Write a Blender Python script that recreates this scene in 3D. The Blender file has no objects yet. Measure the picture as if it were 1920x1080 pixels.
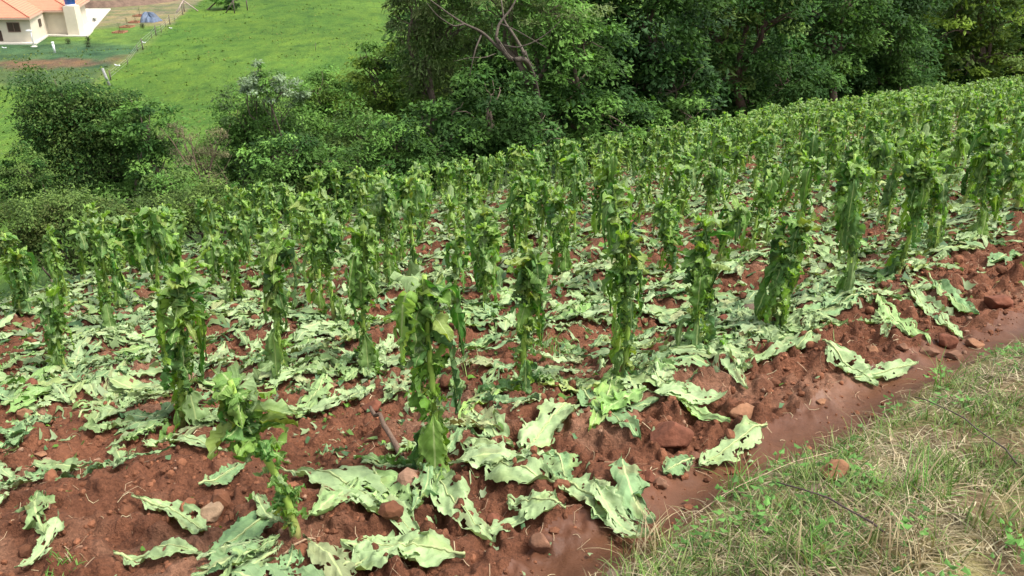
import bpy, math
import numpy as np
from math import radians as R

# ------------------------------------------------------------------ camera, sky, sun, exposure
sc = bpy.context.scene
col = sc.collection
CAMZ = 1.63
PITCH = R(25)
FPX = 1598.0
cam_d = bpy.data.cameras.new('camera'); cam = bpy.data.objects.new('camera', cam_d); col.objects.link(cam)
cam.location = (0, 0, CAMZ); cam.rotation_euler = (R(65), 0, 0)
cam_d.sensor_width = 36; cam_d.lens = FPX / 1920 * 36; cam_d.clip_start = .05; cam_d.clip_end = 2000
sc.camera = cam
SUN_EL, SUN_AZ = 60, 105          # azimuth measured from +Y (view direction) towards +X
w = bpy.data.worlds.new("World"); sc.world = w; w.use_nodes = True
nt = w.node_tree; sky = nt.nodes.new('ShaderNodeTexSky'); sky.sky_type = 'NISHITA'; sky.sun_disc = False
sky.sun_elevation = R(SUN_EL); sky.sun_rotation = R(SUN_AZ); sky.air_density = 1.0; sky.dust_density = 4.0; sky.ozone_density = .6
hs = nt.nodes.new('ShaderNodeHueSaturation'); hs.inputs['Saturation'].default_value = .35   # bright thin cloud: a paler sky
nt.links.new(sky.outputs[0], hs.inputs['Color']); nt.links.new(hs.outputs[0], nt.nodes['Background'].inputs[0]); nt.nodes['Background'].inputs[1].default_value = .15
sun_d = bpy.data.lights.new('sun', 'SUN'); sun_d.energy = 2.0; sun_d.angle = R(14); sun_d.color = (1, .95, .87)
sun = bpy.data.objects.new('sun', sun_d); col.objects.link(sun)
sun.rotation_euler = (R(90 - SUN_EL), 0, math.pi - R(SUN_AZ))
sun.location = (0, 0, 30)
sc.view_settings.view_transform = 'Standard'; sc.view_settings.look = 'None'
sc.view_settings.exposure = 1.18; sc.view_settings.gamma = 1
sc.render.engine = 'CYCLES'
sc.cycles.max_bounces = 6; sc.cycles.diffuse_bounces = 3; sc.cycles.transmission_bounces = 4; sc.cycles.transparent_max_bounces = 4

rng = np.random.default_rng(7)

# ------------------------------------------------------------------ noise
def _h(ix, iy, iz, seed):
    h = (ix.astype(np.int64) * 374761393 + iy.astype(np.int64) * 668265263 + iz.astype(np.int64) * 2147483647 + seed * 1274126177) & 0xffffffff
    h = ((h ^ (h >> 13)) * 1274126177) & 0xffffffff
    h = (h ^ (h >> 16)) & 0xffffffff
    return h / 4294967295.0
def vn(x, y, seed=0):
    x = np.asarray(x, float); y = np.asarray(y, float)
    ix = np.floor(x); iy = np.floor(y); fx = x - ix; fy = y - iy
    fx = fx * fx * (3 - 2 * fx); fy = fy * fy * (3 - 2 * fy); z = np.zeros_like(ix)
    a = _h(ix, iy, z, seed); b = _h(ix + 1, iy, z, seed); c = _h(ix, iy + 1, z, seed); d = _h(ix + 1, iy + 1, z, seed)
    return (a + (b - a) * fx) * (1 - fy) + (c + (d - c) * fx) * fy
def fbm(x, y, seed=0, o=4):
    s = 0; a = .5; t = 0
    for k in range(o):
        s = s + a * vn(x * 2 ** k + 17.3 * k, y * 2 ** k - 9.1 * k, seed + k); t += a; a *= .5
    return s / t
def vn3(x, y, z, seed=0):
    ix = np.floor(x); iy = np.floor(y); iz = np.floor(z); fx = x - ix; fy = y - iy; fz = z - iz
    fx = fx * fx * (3 - 2 * fx); fy = fy * fy * (3 - 2 * fy); fz = fz * fz * (3 - 2 * fz); r = 0
    for dx in (0, 1):
        for dy in (0, 1):
            for dz in (0, 1):
                r = r + _h(ix + dx, iy + dy, iz + dz, seed) * (fx if dx else 1 - fx) * (fy if dy else 1 - fy) * (fz if dz else 1 - fz)
    return r
def sstep(a, b, x):
    t = np.clip((x - a) / (b - a), 0, 1); return t * t * (3 - 2 * t)
def lerp(a, b, t): return a + (b - a) * t

# ------------------------------------------------------------------ the lie of the land
EDGE = np.array([(-30, -30), (-16, -8), (-12.6, 1), (-8.2, 7), (-6.6, 9.6), (-6.0, 12.8), (-3.6, 16.2), (-.8, 18.4), (2.5, 21.8), (11, 38), (24, 50), (33, 52.5), (45, 60), (80, 80), (200, 150)], float)
EU = .5 * EDGE[:, 0] + .866 * EDGE[:, 1]; EV = -.866 * EDGE[:, 0] + .5 * EDGE[:, 1]
BT = np.array([-30, -3, 0, 1.8, 2.4, 2.7, 3.2, 4.0, 4.5, 5.2, 7, 10, 40]); BW = np.array([.6, .9, 1.25, 1.40, 1.39, 1.42, 1.29, 1.30, 1.23, 1.12, .95, .8, .8])
def tw(x, y): return .725 * x + .69 * y, -.69 * x + .725 * y
def s_edge(x, y):
    u = .5 * x + .866 * y; v = -.866 * x + .5 * y
    return v - np.interp(u, EU, EV)
def b_edge(x, y):                     # > 0 in the field, < 0 on the grassy bank
    t, ww = tw(x, y)
    return ww - np.interp(t, BT, BW) - .07 * (fbm(t * 2.2, ww * 2.2, 61, 3) - .5) * 2
ROW0 = 2.5
def ground(x, y, fine=True):
    x = np.asarray(x, float); y = np.asarray(y, float)
    yy = np.maximum(y, -12)
    base = -.24 * yy + .1 * np.clip(x, -60, 60)
    s = s_edge(x, y); b = b_edge(x, y); t, ww = tw(x, y)
    sp = np.where(s > 8, s, np.log1p(np.exp(np.clip(s, -30, 8) * 1.5)) / 1.5)
    hill = base - .5 * sp
    mead = -13.4 + .35 * (fbm(x * .03, y * .03, 5, 3) - .5)
    mead = np.where(y > 70, lerp(mead, -13.4, sstep(70, 82, y)), mead)
    k = .9; d = hill - mead
    z = np.where(d > 8, hill, np.where(d < -8, mead, mead + k * np.log1p(np.exp(np.clip(d, -8, 8) / k))))
    # keep the field plane exact: the soft maximum adds nothing there
    fm = sstep(.02, .34, b) * (1 - sstep(.5, 3, s))
    rows = .045 * np.cos(2 * np.pi * (ww - ROW0) / 1.1)
    rows = np.where(ww < 3.3, .06 * np.exp(-((ww - 2.5) / .35) ** 2) - .02, rows)
    if fine:
        near = 1 / (1 + (np.hypot(x, y) / 25) ** 2)
        lum = .15 * (fbm(x * 2.1, y * 2.1, 11, 3) - .5)
        cl = np.abs(fbm(x * 7, y * 7, 21, 4) - .5) * -.13 + .02
        cr = .045 * sstep(.52, .72, fbm(x * 9 + 3, y * 9, 31, 2)) + .020 * sstep(.5, .75, vn(x * 24, y * 24, 33)) * near + .008 * vn(x * 55, y * 55, 35) * near
        fl = .12 + .88 * sstep(.16, .45, b) + .5 * np.exp(-((b - .75) / .3) ** 2)
        z = z + fm * ((rows + lum * .9) + (cl + cr) * fl)
        z = z + (1 - sstep(-.35, .05, b)) * (1 - sstep(0, 2, s)) * (.07 + .10 * (fbm(x * 1.6, y * 1.6, 41, 3) - .4) + .03 * fbm(x * 9, y * 9, 43, 3))
    else:
        z = z + fm * rows
    z = z - .06 * np.exp(-((b - .14) / .13) ** 2)
    return z
def ray(px, py):
    a = (px - 960) / FPX; b = (540 - py) / FPX; p = PITCH
    return np.array([a, math.cos(p) + b * math.sin(p), -math.sin(p) + b * math.cos(p)])
def on_ground(px, py, fine=True):
    d = ray(px, py); t = np.geomspace(1.2, 300, 1500); P = d[None] * t[:, None] + np.array([0, 0, CAMZ])
    hit = np.where(P[:, 2] < ground(P[:, 0], P[:, 1], fine))[0]
    i = hit[0] if len(hit) else -1
    lo, hi = t[max(i - 1, 0)], t[i]
    for _ in range(12):
        m = (lo + hi) / 2; q = d * m + np.array([0, 0, CAMZ])
        if q[2] < float(ground(q[0], q[1], fine)): hi = m
        else: lo = m
    q = d * hi + np.array([0, 0, CAMZ]); return q
def at_y(px, py, Y):
    d = ray(px, py); return np.array([d[0], d[1], d[2]]) * (Y / d[1]) + np.array([0, 0, CAMZ])
def ppm(P):                            # photo pixels per metre at a point
    dep = P[1] * math.cos(PITCH) - (P[2] - CAMZ) * math.sin(PITCH); return FPX / dep
def up_local(x, y): return float(ground(x, y))

# ------------------------------------------------------------------ materials
def newmat(name):
    m = bpy.data.materials.new(name); m.use_nodes = True; n = m.node_tree.nodes; l = m.node_tree.links
    return m, n, l, n['Principled BSDF']
def N(n, t, **k):
    o = n.new(t)
    for a, b in k.items(): setattr(o, a, b)
    return o
def mix(n, l, a, b, f, mode='MIX'):
    m = n.new('ShaderNodeMix'); m.data_type = 'RGBA'; m.blend_type = mode; m.clamp_factor = True
    for i, v in ((0, f), (6, a), (7, b)):
        if hasattr(v, 'is_output') or isinstance(v, bpy.types.NodeSocket): l.new(v, m.inputs[i])
        elif i == 0: m.inputs[0].default_value = v
        else: m.inputs[i].default_value = (*v, 1) if len(v) == 3 else v
    return m.outputs[2]
def ramp(n, l, fac, stops):
    r = n.new('ShaderNodeValToRGB'); l.new(fac, r.inputs[0]); e = r.color_ramp.elements
    while len(e) < len(stops): e.new(.5)
    for q, (p, c) in zip(e, stops):
        q.position = p; q.color = (c, c, c, 1) if not hasattr(c, '__len__') else (*c, 1)
    return r.outputs[0]
def noise(n, l, scale, detail=4, rough=.6, vec=None, coord='Object'):
    t = n.new('ShaderNodeTexNoise'); t.inputs['Scale'].default_value = scale; t.inputs['Detail'].default_value = detail; t.inputs['Roughness'].default_value = rough
    if vec is None:
        c = n.new('ShaderNodeTexCoord'); vec = c.outputs[coord]
    l.new(vec, t.inputs['Vector']); return t.outputs['Fac']
def math_(n, l, op, a, b=None):
    m = n.new('ShaderNodeMath'); m.operation = op
    for i, v in ((0, a), (1, b)):
        if v is None: continue
        if isinstance(v, bpy.types.NodeSocket): l.new(v, m.inputs[i])
        else: m.inputs[i].default_value = v
    return m.outputs[0]
def bump(n, l, bs, h, dist, strength=1.0):
    b = n.new('ShaderNodeBump'); b.inputs['Strength'].default_value = strength; b.inputs['Distance'].default_value = dist
    l.new(h, b.inputs['Height']); l.new(b.outputs[0], bs.inputs['Normal']); return b
def simple(name, c, rough=.8, nscale=8, var=.25, bd=0.0, metallic=0):
    m, n, l, bs = newmat(name)
    f = noise(n, l, nscale, 5)
    c2 = tuple(x * (1 - var) for x in c); c3 = tuple(min(1, x * (1 + var)) for x in c)
    l.new(mix(n, l, c2, c3, ramp(n, l, f, [(.3, 0), (.7, 1)])), bs.inputs['Base Color'])
    bs.inputs['Roughness'].default_value = rough; bs.inputs['Metallic'].default_value = metallic
    if bd: bump(n, l, bs, f, bd)
    return m
def attr(n, name):
    a = n.new('ShaderNodeAttribute'); a.attribute_name = name; return a

def mat_soil(name, wet=False):
    m, n, l, bs = newmat(name)
    c = attr(n, 'Col').outputs['Color']
    f1 = noise(n, l, 9, 6, .7); f2 = noise(n, l, 60, 4, .7); f3 = noise(n, l, 2.2, 4)
    k = mix(n, l, c, (1.75, 1.7, 1.65), ramp(n, l, f1, [(.25, 0), (.8, .45)]), 'MULTIPLY')
    v = ramp(n, l, f2, [(.3, .42), (.5, 1.0), (.72, 1.5)])
    k2 = mix(n, l, k, v, .8, 'MULTIPLY')
    k3 = mix(n, l, k2, ramp(n, l, f3, [(.3, .78), (.7, 1.15)]), 1.0, 'MULTIPLY')
    l.new(k3, bs.inputs['Base Color']); bs.inputs['Roughness'].default_value = .95; bs.inputs['Specular IOR Level'].default_value = .15
    if wet:
        l.new(mix(n, l, c, ramp(n, l, f1, [(.3, .85), (.7, 1.15)]), 1.0, 'MULTIPLY'), bs.inputs['Base Color'])
        l.new(ramp(n, l, f3, [(.35, .38), (.65, .7)]), bs.inputs['Roughness']); bs.inputs['Specular IOR Level'].default_value = .22
    h = math_(n, l, 'ADD', f1, math_(n, l, 'MULTIPLY', f2, .35)); bump(n, l, bs, h, .008 if wet else .035, 1.0)
    return m
def mat_meadow(name):
    m, n, l, bs = newmat(name)
    c = attr(n, 'Col').outputs['Color']
    tc = n.new('ShaderNodeTexCoord'); mp = n.new('ShaderNodeMapping'); mp.inputs['Scale'].default_value = (1, .55, 1); l.new(tc.outputs['Object'], mp.inputs[0])
    f1 = noise(n, l, .55, 6, .68, mp.outputs[0]); f2 = noise(n, l, 4, 5, .7, mp.outputs[0]); f3 = noise(n, l, .09, 3, .5, mp.outputs[0])
    k = mix(n, l, c, ramp(n, l, f1, [(.3, (.50, .62, .72)), (.5, (1, 1, 1)), (.7, (1.38, 1.2, 1.0))]), 1.0, 'MULTIPLY')
    k = mix(n, l, k, ramp(n, l, f2, [(.3, .68), (.7, 1.28)]), .9, 'MULTIPLY')
    k = mix(n, l, k, ramp(n, l, f3, [(.35, (.85, .9, .9)), (.65, (1.12, 1.05, 1))]), 1.0, 'MULTIPLY')
    l.new(k, bs.inputs['Base Color']); bs.inputs['Roughness'].default_value = .9; bs.inputs['Specular IOR Level'].default_value = .08
    bump(n, l, bs, math_(n, l, 'ADD', f1, f2), .25, .8)
    return m
def mat_leaf(name, trans=.3, under=(.27, .38, .185), umix=.62, rough=.5, veins=True):
    m, n, l, bs = newmat(name)
    c = attr(n, 'Col').outputs['Color']
    uvn = n.new('ShaderNodeUVMap'); uvn.uv_map = 'UVMap'; sep = n.new('ShaderNodeSeparateXYZ'); l.new(uvn.outputs[0], sep.inputs[0])
    U, V = sep.outputs[0], sep.outputs[1]
    geo = n.new('ShaderNodeNewGeometry')
    au = math_(n, l, 'ABSOLUTE', math_(n, l, 'SUBTRACT', U, .5))
    base = mix(n, l, c, under, math_(n, l, 'MULTIPLY', geo.outputs['Backfacing'], umix))
    fm = noise(n, l, 14, 4, .6)
    base = mix(n, l, base, ramp(n, l, fm, [(.3, .72), (.7, 1.25)]), 1.0, 'MULTIPLY')
    if veins:
        mid = ramp(n, l, au, [(.018, 1), (.034, 0)])
        ph = math_(n, l, 'FRACT', math_(n, l, 'SUBTRACT', math_(n, l, 'ADD', math_(n, l, 'MULTIPLY', V, 8.5), math_(n, l, 'MULTIPLY', fm, .9)), math_(n, l, 'MULTIPLY', au, 4.5)))
        d = math_(n, l, 'ABSOLUTE', math_(n, l, 'SUBTRACT', ph, .5))
        lat = math_(n, l, 'MULTIPLY', ramp(n, l, d, [(.015, 1), (.06, 0)]), .22)
        vm = math_(n, l, 'MAXIMUM', mid, lat)
        base = mix(n, l, base, (.42, .50, .22), math_(n, l, 'MULTIPLY', vm, .75))
        hh = math_(n, l, 'ADD', math_(n, l, 'MULTIPLY', ramp(n, l, d, [(.0, 0), (.3, 1)]), .22), fm)
        bump(n, l, bs, hh, .008, .7)
    l.new(base, bs.inputs['Base Color']); bs.inputs['Roughness'].default_value = rough; bs.inputs['Specular IOR Level'].default_value = .16
    tr = n.new('ShaderNodeBsdfTranslucent'); l.new(mix(n, l, base, (1.15, 1.3, .5), 1.0, 'MULTIPLY'), tr.inputs[0])
    ms = n.new('ShaderNodeMixShader'); ms.inputs[0].default_value = trans
    l.new(bs.outputs[0], ms.inputs[1]); l.new(tr.outputs[0], ms.inputs[2]); l.new(ms.outputs[0], n['Material Output'].inputs[0])
    return m
def mat_col(name, rough=.8, trans=0, nscale=6, bd=0.0, spec=.2):
    m, n, l, bs = newmat(name)
    c = attr(n, 'Col').outputs['Color']; f = noise(n, l, nscale, 4)
    k = mix(n, l, c, ramp(n, l, f, [(.3, .75), (.7, 1.25)]), 1.0, 'MULTIPLY')
    l.new(k, bs.inputs['Base Color']); bs.inputs['Roughness'].default_value = rough; bs.inputs['Specular IOR Level'].default_value = spec
    if bd: bump(n, l, bs, f, bd)
    if trans:
        tr = n.new('ShaderNodeBsdfTranslucent'); l.new(mix(n, l, k, (1.2, 1.3, .6), 1.0, 'MULTIPLY'), tr.inputs[0])
        ms = n.new('ShaderNodeMixShader'); ms.inputs[0].default_value = trans
        l.new(bs.outputs[0], ms.inputs[1]); l.new(tr.outputs[0], ms.inputs[2]); l.new(ms.outputs[0], n['Material Output'].inputs[0])
    return m
M = dict(soil=mat_soil('red_soil'), mud=mat_soil('damp_mud', True), meadow=mat_meadow('meadow_grass'), leaf=mat_leaf('tobacco_leaf', .38, under=(.19, .31, .11), umix=.42),
         fallen=mat_leaf('fallen_tobacco_leaf', .14, under=(.29, .41, .19), umix=.4, rough=.6), stem=mat_col('tobacco_stem', .55, .1, 20),
         crown=mat_col('tree_leaf', .6, .3, 3, spec=.12), bark=mat_col('bark', .9, 0, 14, .02), grass=mat_col('grass_blade', .6, .25, 5),
         rock=mat_col('stone', .9, 0, 22, .01), straw=mat_col('dry_straw', .7, .1, 9))

# ------------------------------------------------------------------ mesh building
def mk(name, V, F, mat, parent=None, Cc=None, UV=None, smooth=True, link=True, loc=None):
    """V (n,3); F int array (m,k) or list of such arrays; Cc (n,3) vertex colours; UV (n,2)"""
    if not isinstance(F, (list, tuple)): F = [F]
    F = [f for f in F if len(f)]
    me = bpy.data.meshes.new(name); V = np.asarray(V, np.float32)
    me.vertices.add(len(V)); me.vertices.foreach_set('co', V.ravel())
    li = np.concatenate([f.ravel() for f in F]) if F else np.zeros(0, int)
    tot = np.concatenate([np.full(len(f), f.shape[1]) for f in F]) if F else np.zeros(0, int)
    st = np.concatenate([[0], np.cumsum(tot)[:-1]]) if len(tot) else tot
    me.loops.add(len(li)); me.loops.foreach_set('vertex_index', li.astype(np.int32))
    me.polygons.add(len(tot)); me.polygons.foreach_set('loop_start', st.astype(np.int32))
    me.polygons.foreach_set('use_smooth', np.full(len(tot), bool(smooth)))
    if UV is not None:
        u = me.uv_layers.new(name='UVMap'); u.data.foreach_set('uv', np.asarray(UV, np.float32)[li].ravel())
    if Cc is not None:
        a = me.attributes.new('Col', 'FLOAT_COLOR', 'POINT'); c4 = np.ones((len(V), 4), np.float32); c4[:, :3] = Cc; a.data.foreach_set('color', c4.ravel())
    me.materials.append(mat); me.update(calc_edges=True)
    o = bpy.data.objects.new(name, me)
    if link: col.objects.link(o)
    if parent is not None: o.parent = parent
    if loc is not None: o.location = loc
    return o
class MB:
    def __init__(s): s.V = []; s.F = {}; s.C = []; s.U = []; s.n = 0
    def add(s, V, F, C=(.5, .5, .5), U=None):
        V = np.asarray(V, float); n = len(V); s.V.append(V)
        C = np.asarray(C, float); s.C.append(np.broadcast_to(C, (n, 3)) if C.ndim == 1 else C)
        s.U.append(np.zeros((n, 2)) if U is None else U)
        for f in (F if isinstance(F, (list, tuple)) else [F]):
            f = np.asarray(f)
            if len(f): s.F.setdefault(f.shape[1], []).append(f + s.n)
        s.n += n
    def arrays(s): return np.concatenate(s.V), [np.concatenate(v) for v in s.F.values()], np.concatenate(s.C), np.concatenate(s.U)
    def build(s, name, mat, parent=None, loc=None, smooth=True):
        V, F, C, U = s.arrays()
        return mk(name, V, F, mat, parent, C, U, smooth, loc=loc)
    def merge(s, o, M3=None, T=None, cm=1.0):
        V, F, C, U = o.arrays()
        if M3 is not None: V = V @ M3.T
        if T is not None: V = V + T
        s.add(V, F, C * cm, U)
def norm(v): return v / np.maximum(np.linalg.norm(v, axis=-1, keepdims=True), 1e-9)
def tube(P, r, k=7, cap=True):
    P = np.asarray(P, float); n = len(P); r = np.broadcast_to(np.asarray(r, float), (n,))
    T = norm(np.gradient(P, axis=0)); ref = np.array([0, 0, 1.]) if abs(T[0, 2]) < .8 else np.array([1., 0, 0])
    A = norm(np.cross(T, ref)); B = np.cross(T, A); th = np.arange(k) * 2 * np.pi / k
    V = P[:, None] + r[:, None, None] * (A[:, None] * np.cos(th)[None, :, None] + B[:, None] * np.sin(th)[None, :, None])
    i = np.arange(n - 1)[:, None] * k; j = np.arange(k)[None]; j2 = (j + 1) % k
    F = np.stack([i + j, i + j2, i + k + j2, i + k + j], -1).reshape(-1, 4)
    V = V.reshape(-1, 3)
    if cap:
        V = np.concatenate([V, P[:1], P[-1:]]); a = n * k; jj = np.arange(k); j2 = (jj + 1) % k
        F = [F, np.stack([np.full(k, a), j2, jj], -1), np.stack([np.full(k, a + 1), (n - 1) * k + jj, (n - 1) * k + j2], -1)]
    return V, F
def box(x0, x1, y0, y1, z0, z1):
    V = np.array([(x, y, z) for z in (z0, z1) for y in (y0, y1) for x in (x0, x1)], float)
    return V, np.array([(0, 2, 3, 1), (4, 5, 7, 6), (0, 1, 5, 4), (2, 6, 7, 3), (0, 4, 6, 2), (1, 3, 7, 5)])
def prism(poly, z0, z1):
    n = len(poly); P = np.array(poly, float)
    V = np.concatenate([np.c_[P, np.full(n, z0)], np.c_[P, np.full(n, z1)]]); j = np.arange(n)
    return V, [np.stack([j, (j + 1) % n, (j + 1) % n + n, j + n], -1), (j + n)[None], j[::-1][None]]
def tag(o, label=None, cat=None, group=None, kind=None):
    if label: o['label'] = label
    if cat: o['category'] = cat
    if group: o['group'] = group
    if kind: o['kind'] = kind
    return o
def thing(name, loc, label, cat, group=None, rz=0):
    o = bpy.data.objects.new(name, None); col.objects.link(o); o.location = loc; o.rotation_euler = (0, 0, rz); o.empty_display_size = .2
    return tag(o, label, cat, group)

# ------------------------------------------------------------------ terrain: one polar sheet cut into its surfaces
def build_terrain():
    th = np.concatenate([np.linspace(-180, -60, 40)[:-1], np.linspace(-60, -37, 50)[:-1], np.linspace(-37, 37, 470), np.linspace(37, 60, 50)[1:], np.linspace(60, 180, 40)[1:-1]]) * np.pi / 180
    rr = np.concatenate([[.05, .3], np.geomspace(.7, 420, 1250)])
    x = rr[:, None] * np.sin(th)[None]; y = rr[:, None] * np.cos(th)[None]; nr, na = x.shape
    z = ground(x, y)
    s = s_edge(x, y); b = b_edge(x, y); t, ww = tw(x, y)
    V = np.stack([x, y, z], -1).reshape(-1, 3)
    # surface colours
    soil = np.array([.112, .046, .025]); wet = np.array([.088, .037, .018]); litter = np.array([.17, .14, .07])
    n1 = fbm(x * 1.3, y * 1.3, 71, 4)[..., None]
    C = soil * (.6 + .8 * n1) * (.75 + .5 * fbm(x * 14, y * 14, 75, 3))[..., None]
    C = lerp(C, np.array([.19, .10, .062]), (.75 * sstep(.52, .72, fbm(x * 2.3, y * 2.3, 73, 4)))[..., None])
    C = lerp(C, np.array([.085, .034, .018]), (.6 * sstep(.55, .7, fbm(x * 1.7 + 40, y * 1.7, 74, 4)))[..., None])
    pathm = (1 - sstep(.18, .36, b))[..., None]; C = lerp(C, wet * (.95 + .2 * n1), pathm)
    bank = (1 - sstep(-.1, .03, b))[..., None]
    bc = lerp(np.array([.13, .09, .05]), np.array([.16, .14, .06]), sstep(.35, .65, fbm(x * 5, y * 5, 77, 4))[..., None])
    C = lerp(C, bc, bank)
    far = sstep(18, 45, np.hypot(x, y))[..., None]
    C = lerp(C, np.array([.16, .13, .06]), far * .5)
    mead = np.array([.072, .142, .023]) * (.8 + .4 * fbm(x * .1, y * .1, 79, 3))[..., None]
    slope = np.array([.035, .06, .02])
    mm = sstep(.6, 2.5, s)[..., None]
    mfar = sstep(-12.6, -13.2, z)
    MC = lerp(slope, mead, (mfar * np.where(y < 60, sstep(23, 28, s), 1))[..., None])
    # yard round the house: boundary line with the pasture follows the wire fence
    fx = np.interp(y, [60, 77, 84, 91.4, 100.4, 109.4, 120, 136, 200], [-31.5, -36.6, -37.8, -38.6, -40.6, -42.3, -44.5, -47.2, -60])
    yard = sstep(.5, -.2, x - fx - (fbm(x * .8, y * .8, 81, 3) - .5))
    yard = yard * sstep(70, 75, y)
    mo = (.55 + .9 * fbm(x * .7, y * .7, 93, 4))[..., None]
    yg = np.array([.088, .155, .033]) * mo
    blu = np.array([.050, .100, .045]) * mo
    d1 = sstep(97.5, 92, y + .30 * (x + 45) + 3 * (fbm(x * .4, y * .4, 83, 3) - .5))
    Y = lerp(yg, blu, d1[..., None])
    def ell(cx, cy, rx, ry, sd): return sstep(1.25, .6, np.hypot((x - cx) / rx, (y - cy) / ry) + .9 * (fbm(x * .9, y * .9, sd, 4) - .5))
    Y = lerp(Y, np.array([.15, .085, .055]), (.85 * np.maximum(ell(-44.6, 82.8, 5.2, 3.0, 85), .6 * ell(-38.6, 85, 1.8, 3.0, 87)))[..., None])
    Y = lerp(Y, np.array([.065, .10, .035]), (.7 * sstep(83, 78, y))[..., None])
    dirt = sstep(106, 109.5, y - .35 * (x + 46) + 1.8 * (fbm(x * .5, y * .5, 89, 3) - .5))
    Y = lerp(Y, lerp(np.array([.19, .165, .10]), np.array([.14, .15, .07]), sstep(.4, .6, fbm(x * .4, y * .7, 91, 4))[..., None]), dirt[..., None])
    MC = lerp(MC, Y, (yard * mfar)[..., None])
    edge = np.exp(-((x - fx + .1) / .5) ** 2) * sstep(70, 75, y) * (y < 115)
    MC = lerp(MC, np.array([.15, .19, .05]), (.5 * edge)[..., None])
    C = lerp(C, MC, mm)
    C = C.reshape(-1, 3)
    i = np.arange(nr - 1)[:, None]; j = np.arange(na)[None]; j2 = (j + 1) % na
    F = np.stack([i * na + j, i * na + j2, (i + 1) * na + j2, (i + 1) * na + j], -1).reshape(-1, 4)[:, ::-1]
    bc = b[:-1].ravel(); scx = s[:-1].ravel(); yd = ((x - fx)[:-1].ravel() < 0) & (y[:-1].ravel() > 72) & (scx > 10)
    sel = {'grassy_bank': (bc < -.02) & (scx < 1.5), 'dirt_path': (bc >= -.02) & (bc < .34) & (scx < 1.5), 'field_soil': (bc >= .34) & (scx < 1.5), 'yard_ground': yd, 'meadow': (scx >= 1.5) & ~yd}
    for nm, q in sel.items():
        f = F[q]; u, inv = np.unique(f, return_inverse=True)
        o = mk(nm, V[u], inv.reshape(-1, 4), M['meadow'] if nm in ('meadow', 'yard_ground') else M['mud'] if nm == 'dirt_path' else M['soil'], Cc=C[u])
        tag(o, kind='structure')
build_terrain()

# ------------------------------------------------------------------ leaves
DARK = np.array([.045, .130, .024]); MID = np.array([.115, .245, .032]); BRI = np.array([.21, .355, .05]); PALE = np.array([.275, .365, .175])
BLUE = np.array([.090, .185, .075]); YEL = np.array([.27, .32, .06]); DIM = np.array([.17, .26, .085])
def sgn_(u): return np.sign(u)
def leaf(rg, C, S, Nn, W, n, m, rag=.7, hole=.25, fold=.2, crump=.02, colr=MID, pet=.12, ripple=.0, brown=None):
    """blade around a centre line C (n,3) with side S and normal Nn; returns V,F,Col,UV"""
    v = np.linspace(0, 1, n); u = np.linspace(-1, 1, m)
    vv = np.clip((v - pet * .6) / (1 - pet * .6), 0, 1)
    prof = np.sin(np.pi * np.clip(vv, 0, 1) ** .82) ** .72
    prof = np.maximum(prof, .05 * (v < .5)) * (.25 + .75 * sstep(pet * .5, pet * 1.8, v)); prof[-1] = .03
    o1, o2, sd = rg.random(3) * 100
    rgL = 1 - rag * np.clip(vn(v * 9 + o1, v * 0 + o1, 3) * 1.7 - .75, 0, .85) - rag * .5 * vn(v * 38 + o2, v * 0 + 3, 13) ** 2
    rgR = 1 - rag * np.clip(vn(v * 9 + o2, v * 0 + o2, 4) * 1.7 - .75, 0, .85) - rag * .5 * vn(v * 38 + o1, v * 0 + 7, 14) ** 2
    k = sstep(.35, 1, np.abs(u))
    fac = np.where(u[None] < 0, lerp(1, rgL[:, None], k[None]), lerp(1, rgR[:, None], k[None]))
    hw = W * prof[:, None] * np.abs(u)[None] * fac
    fo = fold * (1 + .5 * np.sin(v * 7 + o1))[:, None]
    sgn = np.sign(u)[None]
    cr = (fbm(u[None] * 2.2 + o1 + v[:, None] * 0, v[:, None] * 8 + o2, 5, 3) - .5) * 3.2 * crump * (.25 + np.abs(u)[None])
    cr = cr + crump * .55 * np.abs(u)[None] ** 2 * (2 * vn(v[:, None] * 24 + o1, sgn_(u)[None] * 5 + o2, 6) - 1)
    cr = cr + ripple * (.3 + vn(v[:, None] * 5 + o2, u[None] * 2, 8)) * np.sin(2 * np.pi * (11 * v[:, None] - 2.75 * np.abs(u)[None])) * np.abs(u)[None] * prof[:, None]
    P = C[:, None] + S[:, None] * (sgn * hw * np.cos(fo))[..., None] + Nn[:, None] * (hw * np.sin(fo) + cr)[..., None]
    P = P + rg.normal(0, W * .008, P.shape)
    i = np.arange(n - 1)[:, None] * m; j = np.arange(m - 1)[None]
    F = np.stack([i + j, i + j + 1, i + m + j + 1, i + m + j], -1)
    cu = (u[:-1] + u[1:]) / 2; cv = (v[:-1] + v[1:]) / 2
    hn = .72 * vn(cu[None] * 2.6 + sd, cv[:, None] * 11 + sd, 7) + .36 * vn(cu[None] * 7 + sd, cv[:, None] * 26 + sd, 17)
    keep = ~((hn > .97 - hole) & (np.abs(cu)[None] > 1.6 / m))
    F = F[keep]
    uv = np.stack(np.broadcast_arrays(u[None] * .5 + .5, v[:, None]), -1).reshape(-1, 2)
    cvn = .66 + .62 * vn(u[None] * 1.7 + o2, v[:, None] * 4 + o1, 9)
    cc = colr * cvn[..., None]
    cc = np.where((rg.random(1) < .45), lerp(cc, YEL * .9, (.5 * sstep(.6, .9, vn(u[None] * 2 + o1, v[:, None] * 5, 12)))[..., None]), cc)
    if brown is not None:
        bm_ = sstep(.62, .8, vn(u[None] * 2.3 + o2, v[:, None] * 7 + sd, 23)) * rg.uniform(0, .9)
        cc = lerp(cc, np.array(brown), bm_[..., None])
    return P.reshape(-1, 3), F.reshape(-1, 4), cc.reshape(-1, 3), uv

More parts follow.
